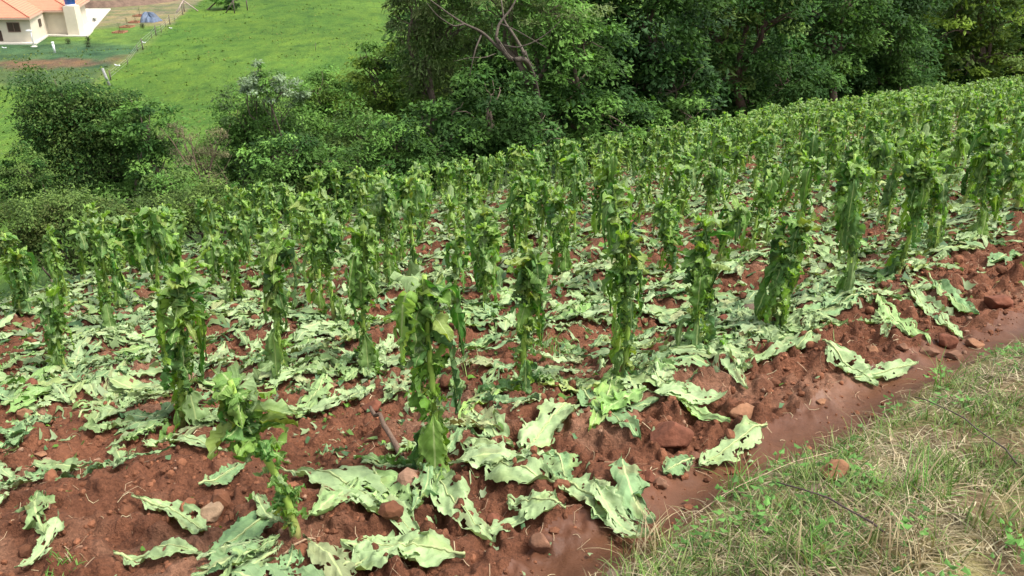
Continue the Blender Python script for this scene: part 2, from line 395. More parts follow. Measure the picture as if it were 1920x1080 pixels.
def hang_leaf(rg, P0, az, L, W, n=16, m=7, out=.07, up=.02, **k):
    """petiole leaves the stem at P0 towards azimuth az, then the blade hangs down"""
    d = np.array([math.cos(az), math.sin(az), 0]); q = np.array([-d[1], d[0], 0])
    v = np.linspace(0, 1, n); a0 = R(rg.uniform(10, 50)); a1 = R(rg.uniform(-97, -72))
    ang = lerp(a0, a1, sstep(0, rg.uniform(.22, .45), v)); 
    st = L / (n - 1); tw_ = rg.uniform(-.25, .25)
    T = np.cos(ang)[:, None] * (d + q * tw_) + np.sin(ang)[:, None] * np.array([0, 0, 1.])
    C = P0 + np.concatenate([[np.zeros(3)], np.cumsum(T[:-1] * st, 0)]) * np.array([out, out, 1.])[None] * np.array([1, 1, 1.])
    C = P0 + np.concatenate([[np.zeros(3)], np.cumsum(T[:-1] * st, 0)])
    # pull towards the stem axis, as limp leaves cling to it
    tws = rg.uniform(-1.3, 1.3) * v + rg.uniform(-.4, .4)
    Nn = norm(np.cross(q[None], T)); Nn = np.where(Nn[:, 2:3] < -.9, -Nn, Nn)
    Sx = norm(np.cos(tws)[:, None] * q + np.sin(tws)[:, None] * Nn); Nx = norm(np.cross(T, Sx))
    # the upper face looks outwards
    return leaf(rg, C, Sx, Nx, W, n, m, **k)

def plant(rg, h, lean=(0, 0), nh=None, lod=0, amin=.38, big=1.0, skirt=3, gz=None):
    """lod 0: near; 1: middle; 2: far.  returns stem, stubs, [hanging leaves]"""
    n = (12, 9, 4)[lod]; t = np.linspace(-.04, 1, n)
    wob = rg.uniform(-.02, .02, 2)
    cx = lean[0] * np.sign(t) * np.abs(t) ** 1.1 + wob[0] * np.sin(t * 5); cy = lean[1] * np.sign(t) * np.abs(t) ** 1.1 + wob[1] * np.sin(t * 5 + 1)
    P = np.c_[cx, cy, t * h]
    def at(a): return np.array([np.interp(a, t, P[:, k]) for k in range(3)])
    ms = MB(); rad = np.interp(t, [0, .1, 1], [.024, .018, .010]) * (1.25 if lod == 2 else 1) * (1 + .08 * np.sin(t * 40))
    V, F = tube(P, rad, (9, 6, 4)[lod]); tt = np.clip(V[:, 2] / h, 0, 1)[:, None]
    C = lerp(np.array([.29, .28, .10]), np.array([.25, .38, .07]), sstep(0, .25, tt)); ms.add(V, F, C)
    st = MB()
    ns = (60, 50, 20)[lod]; az0 = rg.random() * 6
    for k in range(ns):
        a = rg.uniform(.10, .97); az = az0 + k * 2.4 + rg.normal(0, .3)
        L = rg.uniform(.05, .12) * (.7 + .9 * sstep(.3, .8, a)) * (1.2 if lod == 2 else 1); el = R(rg.uniform(-80, 60))
        nn, mm = ((13, 7), (6, 4), (4, 3))[lod]
        v = np.linspace(0, 1, nn); el2 = el + rg.uniform(-1.6, .3) * v
        d = np.array([math.cos(az), math.sin(az), 0]); q = np.array([-d[1], d[0], 0])
        T = np.cos(el2)[:, None] * d + np.sin(el2)[:, None] * np.array([0, 0, 1.])
        Cc = at(a) + d * .008 + np.concatenate([[np.zeros(3)], np.cumsum(T[:-1] * L / (nn - 1), 0)])
        c = [MID, BRI, BRI * 1.05, YEL * .95, MID * .9, DARK * 1.5, PALE * .9, BRI][rg.integers(8)]
        Nn = norm(np.cross(T, np.broadcast_to(q, T.shape)))
        V, F, cc, uv = leaf(rg, Cc, np.broadcast_to(q, T.shape), Nn, rg.uniform(.020, .045) * (.7 + .8 * sstep(.3, .8, a)) * (1.3 if lod == 2 else 1), nn, mm, rag=.9, hole=.15, fold=rg.uniform(-.8, .8), crump=.02, colr=c, pet=.02)
        st.add(V, F, cc, uv)
    # top: curled young leaves and a pale broken tip
    for k in range((6, 5, 3)[lod]):
        az = rg.random() * 6.28; L = rg.uniform(.07, .17) * (.75 if skirt == 0 else 1); nn, mm = ((10, 5), (7, 4), (5, 3))[lod]
        v = np.linspace(0, 1, nn); el = R(rg.uniform(30, 80)); el2 = el - rg.uniform(1.0, 2.8) * v
        d = np.array([math.cos(az), math.sin(az), 0]); q = np.array([-d[1], d[0], 0])
        T = np.cos(el2)[:, None] * d + np.sin(el2)[:, None] * np.array([0, 0, 1.])
        Cc = at(rg.uniform(.82, .98)) + np.concatenate([[np.zeros(3)], np.cumsum(T[:-1] * L / (nn - 1), 0)])
        Nn = norm(np.cross(T, np.broadcast_to(q, T.shape)))
        V, F, cc, uv = leaf(rg, Cc, np.broadcast_to(q, T.shape), Nn, rg.uniform(.035, .08), nn, mm, rag=.85, hole=.2, fold=rg.uniform(-.5, .9), crump=.03, colr=[MID, BRI, DIM * 1.2, PALE, PALE * .9, BRI][rg.integers(6)], pet=.05)
        st.add(V, F, cc, uv)
    H = []
    nh = rg.integers(6, 11) if nh is None else nh
    for k in range(nh):
        a = rg.uniform(amin, .96) if k else .93
        lk = (1, .82, .8)[lod]; L = min(rg.uniform(.18, .46) * big * lk, a * h * .97); W = rg.uniform(.04, .105) * big * (.6 + L) * lk
        c = [DARK, DARK * 1.4, DARK, MID, MID * .8, BRI, BLUE * .7][rg.integers(7)] * rg.uniform(.85, 1.15)
        nn, mm = ((30, 13), (12, 7), (7, 4))[lod]
        mb = MB()
        V, F, cc, uv = hang_leaf(rg, at(a), az0 + k * 2.399 + rg.normal(0, .4), L, W, nn, mm, rag=rg.uniform(.6, 1.0), hole=rg.uniform(.1, .36) if lod < 2 else .1, fold=rg.uniform(-.3, 1.25), crump=.045, colr=c, ripple=.003)
        # cling to the stem
        ax = np.stack([np.interp(V[:, 2] / h, t, P[:, k2]) for k2 in range(2)], 1); rel = V[:, :2] - ax; r = np.linalg.norm(rel, axis=1, keepdims=True)
        lim = rg.uniform(.06, .11) + .05 * (a > .75); V[:, :2] = ax + rel / np.maximum(r, 1e-6) * (np.where(r > lim, lim + (r - lim) * .35, r))
        V[:, 2] = np.maximum(V[:, 2], .005 + .02 * rg.random())
        mb.add(V, F, cc, uv); H.append(mb)
    if gz is None: gz = lambda x, y: -.24 * y + .1 * x
    for k in range(skirt):                 # limp lower leaves sliding down the stem and out over the soil
        a = rg.uniform(.08, .42); az = rg.random() * 6.28; L = rg.uniform(.3, .5) * big ** .5; W = rg.uniform(.05, .09); nn, mm = ((32, 13), (13, 7), (7, 4))[lod]
        d = np.array([math.cos(az), math.sin(az), 0]); q = np.array([-d[1], d[0], 0]); v = np.linspace(0, 1, nn)
        el = lerp(R(rg.uniform(-60, 20)), R(-86), sstep(0, .22, v)); st_ = L / (nn - 1); C = [at(a) + d * .01]; e_ = el.copy()
        for i in range(nn - 1):
            p = C[-1]; T = np.array([d[0] * math.cos(e_[i]), d[1] * math.cos(e_[i]), math.sin(e_[i])]); g = float(gz(p[0], p[1])) + .02
            if p[2] + T[2] * st_ < g: T = norm(d + q * .4 * math.sin(i * .4)); T[2] = 0
            p = p + T * st_; p[2] = max(p[2], float(gz(p[0], p[1])) + .02); C.append(p)
        C = np.array(C); T = norm(np.gradient(C, axis=0)); Nn = norm(np.cross(np.broadcast_to(q, T.shape), T)); Nn = np.where(np.sum(Nn * (d + np.array([0, 0, 1.])), 1, keepdims=True) < 0, -Nn, Nn)
        c = [DIM, BRI * .8, MID, PALE * .85, BLUE][rg.integers(5)] * rg.uniform(.85, 1.15); mb = MB()
        V, F, cc, uv = leaf(rg, C, np.broadcast_to(q, T.shape), Nn, W, nn, mm, rag=rg.uniform(.5, 1), hole=rg.uniform(.1, .3), fold=rg.uniform(-.5, .7), crump=.022, colr=c, ripple=.003)
        V[:, 2] = np.maximum(V[:, 2], gz(V[:, 0], V[:, 1]) + .012); mb.add(V, F, cc, uv); H.append(mb)
    return ms, st, H

# ------------------------------------------------------------------ the front plants, each built for its place
# (base px, base py, top px, top py, hanging leaves, size of leaves, label)
FRONT = [
 (555, 1020, 438, 715, 3, .65, 'leaning tobacco stalk nearest the viewer, its lower stem bare and half out of the soil', 'leaning stalk'),
 (812, 893, 800, 520, 9, 1.15, 'tall tobacco plant with one big dark leaf hanging low, beside the brown stick', 'tall plant by the stick'),
 (985, 752, 990, 470, 7, .95, 'upright tobacco plant with dark drooping top and frilled stem, third in the front row', 'third front plant'),
 (1168, 712, 1180, 440, 6, 1.0, 'tobacco plant with a shaggy head on a thin bare stem, fourth in the front row', 'fourth front plant'),
 (1305, 665, 1325, 425, 7, 1.0, 'tobacco plant just behind the large red rock, fifth in the front row', 'fifth front plant'),
 (1440, 622, 1500, 415, 9, 1.25, 'right-leaning tobacco plant wrapped in wide folded leaves that reach the soil', 'wrapped leaning plant'),
 (1590, 572, 1602, 290, 11, 1.2, 'tall bushy tobacco plant with crowded dark leaves at the right of the front row', 'tall bushy plant'),
 (1682, 520, 1745, 300, 9, 1.2, 'tobacco plant bending right just beside the tall bushy one in the front row', 'plant bending right'),
 (1745, 478, 1752, 290, 7, 1.0, 'slim tobacco plant directly behind the one bending right, near the right side', 'slim plant at right'),
 (1830, 452, 1858, 275, 8, 1.2, 'tobacco plant near the right border with a long dark leaf down its side', 'plant at the right border'),
 (345, 812, 342, 490, 10, 1.15, 'thick leafy tobacco plant at the left with limp leaves down to the bare soil', 'thick left plant'),
 (532, 715, 510, 430, 8, 1.1, 'tobacco plant left of centre with dark leafy flank and clean light stem foot', 'plant with clean stem foot'),
 (690, 692, 678, 425, 8, 1.1, 'tobacco plant with bluish dark leaves just left of the tall one by the stick', 'bluish-leaved plant'),
 (125, 702, 88, 545, 6, 1.0, 'short leaning tobacco stump with limp leaves at the left border', 'short left stump'),
 (908, 582, 912, 415, 5, .9, 'slender frilled tobacco plant seen between the second and third front plants', 'slender frilled plant'),
 (205, 628, 190, 410, 6, .9, 'tall thin tobacco plant with sparse frills in the left part of the field', 'tall thin left plant'),
 (45, 602, 28, 470, 8, 1.2, 'dark leafy tobacco plant cut by the left border of the view', 'dark plant at the left border'),
 (430, 572, 442, 405, 8, 1.1, 'rounded leafy tobacco plant behind the thick one at the left', 'rounded leafy plant'),
 (628, 602, 605, 400, 7, 1.0, 'tobacco plant with a bright green neck behind the left-of-centre plants', 'bright-necked plant'),
 (728, 545, 722, 350, 8, 1.1, 'tobacco plant with a big dark leaf on its right side, middle of the field', 'plant with big dark right leaf'),
 (1268, 520, 1240, 375, 7, 1.2, 'tobacco plant with one broad raised leaf behind the fourth front plant', 'plant with raised leaf'),
 (1060, 522, 1045, 360, 7, 1.0, 'medium tobacco plant right behind the third front plant', 'medium plant behind the third'),
]
occupied = []
GP = 'hail-stripped tobacco plants standing in rows'
def put_plant(P, parts, label, split=True, mats=None):
    o = thing('tobacco_plant', tuple(P), label, 'tobacco plant', GP)
    ms, st, H = parts
    ms.build('stem', M['stem'], o); st.build('leaf_stubs', M['leaf'], o)
    for hb in H: hb.build('hanging_leaf', M['leaf'], o)
    return o
for bx, by, tx, ty, nh, big, lab, short in FRONT:
    P = on_ground(bx, by, False); P[2] = float(ground(P[0], P[1])) - .01
    T = at_y(tx, ty, P[1]); h = T[2] - P[2]
    occupied.append((P[0], P[1]))
    gz_ = (lambda X, Y, P=P: ground(np.asarray(X) + P[0], np.asarray(Y) + P[1]) - P[2])
    first = short == 'leaning stalk'
    put_plant(P, plant(rng, h, (T[0] - P[0], rng.uniform(-.04, .04)), nh, 0, amin=.72 if first else rng.uniform(.35, .6), big=big * .88, skirt=0 if first else 4, gz=gz_), lab)

# procedural rows
protos = [plant(rng, [.95, .84, .9, .72, 1.0][k_ % 5], (rng.normal(0, .11), rng.normal(0, .08)), nh=int([3, 9, 6, 5, 11, 2, 7][k_ % 7]), lod=1, amin=[.35, .6, .45, .7][k_ % 4], big=[1.0, 1.3, 1.1][k_ % 3], skirt=[1, 3, 2][k_ % 3]) for k_ in range(22)]
spots = []
rws = [4.15] + [5.25 + 1.12 * k for k in range(55)]
for ww_ in rws:
    for t_ in np.arange(-8, 75, .58 if ww_ < 9 else .50):
        t2 = t_ + rng.normal(0, .08); w2 = ww_ + rng.normal(0, .06)
        x = (.725 * t2 - .69 * w2) / (.725 ** 2 + .69 ** 2); y = (.69 * t2 + .725 * w2) / (.725 ** 2 + .69 ** 2)
        if y < 6.3 + (x < -1) * .6 or s_edge(x, y) > -.1 or abs(x) > y * .66 + 1.2: continue
        if ww_ < 6 and t2 < 1.2: continue
        if rng.random() < .07: continue
        if occupied and min((x - a) ** 2 + (y - b) ** 2 for a, b in occupied) < .34 ** 2: continue
        spots.append((math.hypot(x, y), x, y, rws.index(ww_) + 2, t2))
# front row carried on to the right beyond the hand-placed ones
ROWN = 0
for t_ in np.arange(8.9, 40, .62):
    w2 = 2.4 + rng.normal(0, .05); x = .725 * t_ - .69 * w2; y = .69 * t_ + .725 * w2
    if abs(x) < y * .66 + 1.2: spots.append((math.hypot(x, y), x, y, ROWN, t_))
ROWN = 1
for t_ in np.arange(8.6, 40, .62):
    w2 = 3.3 + rng.normal(0, .05); x = .725 * t_ - .69 * w2; y = .69 * t_ + .725 * w2
    if abs(x) < y * .66 + 1.2: spots.append((math.hypot(x, y), x, y, ROWN, t_))
spots.sort()
NI = 300 - len(FRONT)
ORD = 'first second third fourth fifth sixth seventh eighth ninth tenth eleventh twelfth thirteenth fourteenth fifteenth sixteenth seventeenth eighteenth nineteenth twentieth'.split()
ORD += ['twenty-' + q for q in ORD[:9]] + ['thirtieth'] + ['thirty-' + q for q in ORD[:9]] + ['fortieth'] + ['forty-' + q for q in ORD[:9]]
RW = [2.45, 3.3] + rws
rowt = {}
for a_, b_ in occupied:
    t2, w2 = tw(a_, b_); k_ = int(np.argmin([abs(w2 - q) for q in RW])); rowt.setdefault(k_, []).append(t2)
for d, x, y, k_, t2 in spots[:NI]: rowt.setdefault(k_, []).append(t2)
for k_ in rowt: rowt[k_].sort()
def row_label(k_, t2, s):
    n_ = rowt[k_].index(t2) if t2 in rowt[k_] else 0
    size = 'tall' if s > 1.06 else ('short' if s < .93 else 'ragged')
    return '%s tobacco plant, %s from the left in the %s row from the path' % (size, ORD[min(n_, 48)], ORD[min(k_, 48)])
pobj = []
for ms, st, H in protos:              # shared mesh data for the copies
    hb = MB()
    pobj.append((ms, st, H, {}))
def inst(o, parts, full, flip):
    ms, st, H, cache = parts
    if full not in cache:
        lst = [('stem', ms, 'stem'), ('leaf_stubs', st, 'leaf')] + [('hanging_leaf', q, 'leaf') for q in H]
        if not full:
            m2 = MB(); m2.merge(st); [m2.merge(q) for q in H]; lst = [('stem', ms, 'stem'), ('leaves', m2, 'leaf')]
        cache[full] = [b.build(nm, M[mt], o) for nm, b, mt in lst]; return
    for c in cache[full]:
        d = c.copy(); col.objects.link(d); d.parent = o
for i, (d, x, y, k_, t2) in enumerate(spots[:NI]):
    sc_ = rng.uniform(.78, 1.16)
    o = thing('tobacco_plant', (x, y, float(ground(x, y)) - .02), row_label(k_, t2, sc_), 'tobacco plant', GP, rng.uniform(-.9, .9))
    o.scale = (sc_ * rng.uniform(.9, 1.15),) * 2 + (sc_,)
    inst(o, pobj[rng.integers(22)], i < 90, 0)
far = MB(); fp = []
for _ in range(10):
    ms, st, H = plant(rng, rng.uniform(.8, 1.0), (rng.uniform(-.1, .1), rng.uniform(-.1, .1)), lod=2, nh=6, big=1.15, skirt=1)
    m2 = MB(); m2.merge(ms); m2.merge(st); [m2.merge(q) for q in H]; fp.append(m2)
for d, x, y, k_, t2 in spots[NI:]:
    a = rng.random() * 6.28; s = rng.uniform(.88, 1.15); c_, s_ = math.cos(a) * s, math.sin(a) * s
    far.merge(fp[rng.integers(10)], np.array([[c_, -s_, 0], [s_, c_, 0], [0, 0, s]]), np.array([x, y, float(ground(x, y)) - .02]), rng.uniform(.85, 1.2))
if far.n:
    tag(far.build('far_tobacco_rows', M['leaf']), 'farthest tobacco rows running up to the dark trees at upper right', 'tobacco rows', kind='stuff')
print('plants', len(spots) + len(FRONT))

# ------------------------------------------------------------------ fallen leaves
def lying(rg, P, ang, L, W, bend=0, n=26, m=11, colr=PALE, lift=.012, crump=.022, rag=.7, hole=.2, flip=None):
    v = np.linspace(0, 1, n); a = ang + bend * (v - .3)
    st = L / (n - 1); T = np.c_[np.cos(a), np.sin(a), np.zeros(n)]
    C = np.array([P[0], P[1], 0]) + np.concatenate([[np.zeros(3)], np.cumsum(T[:-1] * st, 0)])
    S = np.c_[-np.sin(a), np.cos(a), np.zeros(n)]; Nn = np.tile([0, 0, 1.], (n, 1))
    V, F, cc, uv = leaf(rg, C, S, Nn, W, n, m, rag=rag, hole=hole, fold=rg.uniform(-.25, .45), crump=crump, colr=colr, pet=.10, ripple=.0035, brown=(.17, .12, .06))
    zl = (V[:, 2] - np.percentile(V[:, 2], 12)) * .62
    V[:, 2] = np.maximum(zl, 0) + lift + .012 * vn(V[:, 0] * 9, V[:, 1] * 9, 15)
    # the undersides are turned up: keep the face side consistent
    return V, F[:, ::-1] if False else F, cc, uv
def zcol(rg):
    r = rg.random()
    c = PALE if r < .42 else (BLUE if r < .64 else (DIM if r < .84 else (MID if r < .93 else (YEL if r < .965 else np.array([.24, .20, .10])))))
    return lerp(c, c.mean(), rg.uniform(0, .22)) * rg.uniform(.68, 1.22)
def midrib(C0, C1, off, r=.006): pass
def gsmooth(x, y):                    # leaves bridge the small clods
    e = .05; return (ground(x, y) * 1.0 + ground(x + e, y) + ground(x - e, y) + ground(x, y + e) + ground(x, y - e)) / 5
FALL = [  # petiole px, tip px, width m, colour, bend, label
 (526, 886, 792, 1000, .115, PALE, -.3, 'big pale tobacco leaf lying right of the leaning stalk, its end touching that stalk'),
 (872, 1052, 648, 1035, .12, PALE, .3, 'large pale leaf at the bottom border, below the big leaf of the leaning stalk'),
 (640, 1074, 800, 985, .11, PALE * .95, .3, 'pale wrinkled leaf under the other big leaves at the bottom border'),
 (700, 880, 770, 985, .10, DIM * 1.5, .2, 'light green leaf spread below the tall second plant'),
 (798, 884, 925, 1028, .075, PALE, .3, 'narrow pale leaf pointing down towards the round brown stone'),
 (1050, 905, 1182, 1006, .085, PALE, .2, 'pale leaf with a pointed tip reaching onto the dirt path'),
 (1060, 965, 955, 950, .075, PALE, -.2, 'flat pale leaf with long tip pointing left on the path side'),
 (1205, 925, 1112, 975, .06, BLUE * 1.3, .3, 'curled bluish leaf with thick pale stalk at the dirt path'),
 (1052, 915, 870, 835, .10, PALE * .95, -.3, 'long folded leaf draped right of the foot of the tall second plant'),
 (1078, 765, 985, 845, .105, PALE * 1.15, .2, 'very pale broad leaf full of holes in front of the third plant'),
 (1085, 735, 1197, 832, .085, BLUE, .2, 'dark bluish leaf to the right of the third plant, pointing at the large rock'),
 (1040, 855, 1062, 915, .08, BLUE, 0, 'dark green leaf with a light midrib under the very pale broad leaf'),
 (1435, 815, 1315, 885, .075, PALE * 1.05, .2, 'lone pale ragged leaf lying on the red path right of the large rock'),
 (1300, 868, 1245, 892, .05, BLUE * .8, .2, 'small dark green crumpled leaf beside the lone pale leaf on the path'),
 (1190, 690, 1360, 800, .085, DIM * 1.5, .2, 'long leaf running down to the right from the fourth plant'),
 (1150, 690, 1105, 800, .07, BRI * 1.0, -.2, 'green leaf slumped down in front of the fourth plant'),
 (1170, 680, 1400, 700, .08, PALE, -.3, 'pale leaf stretched to the right behind the fourth plant'),
 (1335, 640, 1398, 735, .07, PALE, .1, 'pale leaf hanging down the soil from the fifth plant'),
 (1560, 610, 1410, 680, .10, PALE, .2, 'pale leaf on the soil mound below the leaning wrapped plant'),
 (1540, 650, 1640, 730, .085, PALE * 1.05, -.2, 'pale leaf pointing to the path below the tallest bushy plant'),
 (1600, 715, 1715, 690, .06, PALE, .3, 'pale leaf with turned-up tip at the rim of the dirt path'),
 (1620, 560, 1480, 610, .085, BLUE * 1.2, .2, 'bluish wrinkled leaf under the tallest bushy plant'),
 (1640, 560, 1740, 640, .08, DIM * 1.6, .1, 'light green leaf lying right of the foot of the tallest bushy plant'),
 (1700, 540, 1800, 640, .08, PALE, .1, 'pale leaf with a straight white midrib sliding towards the cluster of stones'),
 (1740, 520, 1830, 590, .08, BLUE * 1.3, 0, 'bluish leaf at the upper side of the stone cluster'),
 (1850, 500, 1905, 480, .08, BLUE * 1.2, 0, 'bluish leaf by the right border above the path'),
 (218, 1050, 375, 1046, .055, PALE * .95, .1, 'thin torn leaf with thick straight midrib at the lower left border'),
 (250, 942, 385, 1010, .055, PALE * .95, -.7, 'bent torn leaf with bare midrib left of the leaning stalk'),
 (535, 955, 395, 1055, .075, BLUE * 1.4, .4, 'greyish rolled leaf at the foot of the leaning stalk'),
 (150, 790, 235, 690, .085, PALE, .0, 'pale ragged leaf on bare soil between the left stump and the thick plant'),
 (310, 830, 425, 848, .06, PALE * .95, .5, 'pale curved leaf in front of the thick left plant'),
 (375, 920, 460, 882, .05, BLUE * .9, .2, 'dark green leaf piece on bare soil left of the leaning stalk'),
 (0, 770, 48, 690, .08, PALE, 0, 'pale leaf cut by the left border above the bare soil'),
 (590, 780, 700, 730, .09, PALE, .2, 'pale leaf between the leaning stalk and the tall second plant'),
 (880, 760, 960, 840, .07, PALE * .9, .2, 'pale leaf left of the very pale broad leaf'),
 (960, 720, 865, 800, .07, BRI * 1.4, .3, 'yellow-green leaf slumped to the left of the third plant'),
 (620, 700, 560, 790, .08, DIM * 1.2, 0, 'dull green leaf hanging to the soil behind the leaning stalk'),
]
GF = 'fallen tobacco leaves on the red soil'
rg = np.random.default_rng(21)
nfall = 0
for a, b, c, d, Wd, cl, bend, lab in FALL:
    A = on_ground(a, b); B = on_ground(c, d); v = B - A; L = float(np.hypot(v[0], v[1])) * 1.04
    V, F, cc, uv = lying(rg, A, math.atan2(v[1], v[0]) - bend * .2, L, Wd * 1.2, bend, 50, 21, cl, lift=.02, crump=.03, hole=rg.uniform(.12, .24), rag=.5)
    V[:, 2] += gsmooth(V[:, 0], V[:, 1])
    o = mk('fallen_leaf', V - A, F, M['fallen'], Cc=cc, UV=uv, loc=tuple(A)); tag(o, lab, 'fallen leaf', GF); nfall += 1
    n = 50; mid = V.reshape(n, 21, 3)[:int(n * .86), 10] + np.array([0, 0, .003]) - A
    Vt, Ft = tube(mid, np.linspace(.0065, .0015, len(mid)), 5); mk('midrib', Vt, Ft, M['stem'], o, Cc=np.tile([.36, .42, .19], (len(Vt), 1)))
front_xy = occupied[:]
small = []
# leaves round the foot of the front plants and over the ground, nearest ones as things
cand = []
for (px_, py_) in front_xy:
    for k in range(rg.integers(6, 11)):
        a = rg.random() * 6.28; cand.append((px_ + .07 * math.cos(a), py_ + .07 * math.sin(a), a, rg.uniform(.25, .42)))
nb = 10500
t_ = rg.uniform(-12, 36, nb * 4); w_ = rg.uniform(1.75, 22, nb * 4)
X = .725 * t_ - .69 * w_; Y = .69 * t_ + .725 * w_; D = np.hypot(X, Y)
den = .22 + .95 * sstep(.36, .6, fbm(X * .95, Y * .95, 101, 3))
bare = sstep(2.4, 1.0, t_) * sstep(5.2, 3.2, w_); den = den * (1 - .93 * bare)
den = den * np.where(w_ < 2.25, .25, 1) * np.where((w_ < 3.6) & (t_ > .8), 1.15, 1)
den = den * np.clip(10 / D, .25, 1.0) ** .6
ok = (s_edge(X, Y) < -.1) & (Y > 2.2) & (np.abs(X) < Y * .66 + .9) & (rg.random(len(X)) < den) & (b_edge(X, Y) > .36)
idx = np.where(ok)[0][:nb]
for i in idx: cand.append((X[i], Y[i], rg.random() * 6.28, rg.uniform(.16, .46)))
cand.sort(key=lambda q: math.hypot(q[0], q[1]))
bigs = [q for q in cand if q[3] > .22]; NBIG = 300 - nfall
things_ = set(id(q) for q in bigs[:NBIG])
litter = MB(); LZ = []
def leaf_label(x, y, a, L, tone):
    k_ = int(np.argmin([math.hypot(x - p, y - q) for p, q in front_xy])); p, q = front_xy[k_]
    ax = ['right', 'upper right', 'away', 'upper left', 'left', 'lower left', 'towards the viewer', 'lower right'][int(round(a / (math.pi / 4))) % 8]
    dx, dy = x - p, y - q; far_ = math.hypot(dx, dy)
    side = ('right of' if dx > 0 else 'left of') if abs(dx) > abs(dy) else ('behind' if dy > 0 else 'before')
    s_ = '%s %s torn leaf pointing %s, %s%s the %s' % ('long' if L > .36 else 'short' if L < .27 else 'fallen', tone, ax, 'well ' if far_ > .6 and side in ('right of', 'left of') else ('far ' if far_ > .8 and side == 'behind' else ''), side, FRONT[k_][7])
    n_ = seen.get(s_, 0); seen[s_] = n_ + 1
    s_ = s_.replace('towards the viewer', 'forward').replace('bluish green', 'bluish')
    return s_ if n_ == 0 else s_.replace('torn leaf', ['crumpled leaf', 'ragged leaf', 'shredded leaf', 'leaf'][min(n_ - 1, 3)])
seen = {}
for q in cand:
    x, y, a, L = q; d = math.hypot(x, y); ind = id(q) in things_
    n, m = (34, 17) if ind else ((18, 9) if d < 8 else (9, 5))
    c = zcol(rg); W = L * rg.uniform(.14, .26)
    if d > 8: L *= .8; W *= .8
    V, F, cc, uv = lying(rg, (x, y), a, L, W, rg.uniform(-.9, .9), n, m, c, lift=rg.uniform(.01, .05), crump=rg.uniform(.015, .05), hole=rg.uniform(.15, .40) if n > 10 else .2, rag=rg.uniform(.6, 1))
    if ind:
        z0 = float(ground(x, y)); V[:, 2] += gsmooth(V[:, 0], V[:, 1]); loc = np.array([x, y, z0])
        tone = 'pale' if c[2] > .14 else ('bluish green' if c[2] > .058 and c[0] < .11 else 'green')
        o = mk('fallen_leaf', V - loc, F, M['fallen'], Cc=cc, UV=uv, loc=tuple(loc))
        tag(o, leaf_label(x, y, a, L, tone), 'fallen leaf', GF)
    else: litter.add(V, F, cc, uv)
V, F, C_, U_ = litter.arrays(); V[:, 2] += gsmooth(V[:, 0], V[:, 1])
tag(mk('leaf_litter', V, F, M['fallen'], Cc=C_, UV=U_), 'torn tobacco leaves and shreds carpeting the ground between the farther rows', 'leaf litter', kind='stuff')
# small shreds: crumpled torn bits, each a 3 x 3 patch
nb = 75000
t_ = rg.uniform(-8, 22, nb); w_ = rg.uniform(1.5, 16, nb); X = .725 * t_ - .69 * w_; Y = .69 * t_ + .725 * w_
pr = np.where((t_ < 1.6) & (w_ < 4.5), .13, np.where(w_ < 2.2, .10, .9)) * (.4 + sstep(.3, .55, fbm(X * 1.1, Y * 1.1, 151, 3)))
ok = (s_edge(X, Y) < 0) & (Y > 1.6) & (np.abs(X) < Y * .66 + .9) & (b_edge(X, Y) > .05) & (rg.random(nb) < pr); X, Y = X[ok], Y[ok]; n = len(X)
gx, gy = np.meshgrid([-1, 0, 1], [-1, 0, 1]); gx = gx.ravel()[None]; gy = gy.ravel()[None]
a = rg.random((n, 1)) * 6.28; sx = .006 + .062 * rg.random((n, 1)) ** 1.8 * np.clip((np.hypot(X, Y)[:, None] - 1.2) / 8, .14, 1); sy = sx * rg.uniform(.35, .8, (n, 1)); rr_ = rg.uniform(.55, 1.35, (n, 9))
lx = gx * sx * rr_; ly = gy * sy * rr_; vx = X[:, None] + lx * np.cos(a) - ly * np.sin(a); vy = Y[:, None] + lx * np.sin(a) + ly * np.cos(a)
vz = ground(vx, vy) + .014 + sx * (rg.normal(0, .28, (n, 9)) + rg.normal(0, .35, (n, 1)) * gx + .3) ; vz = np.maximum(vz, ground(vx, vy) + .006)
cols = np.stack([zcol(rg) for _ in range(n)]); yl = cols[:, 0] > cols[:, 1] * .8; cols[yl] = PALE
V = np.stack([vx, vy, vz], -1).reshape(-1, 3); q = np.array([(0, 1, 4, 3), (1, 2, 5, 4), (3, 4, 7, 6), (4, 5, 8, 7)]); F = (np.arange(n)[:, None, None] * 9 + q[None]).reshape(-1, 4)
tag(mk('leaf_shreds', V, F, M['grass'], Cc=np.repeat(cols, 9, 0) * .95), 'small pale green leaf shreds scattered over the red soil', 'leaf shreds', kind='stuff')

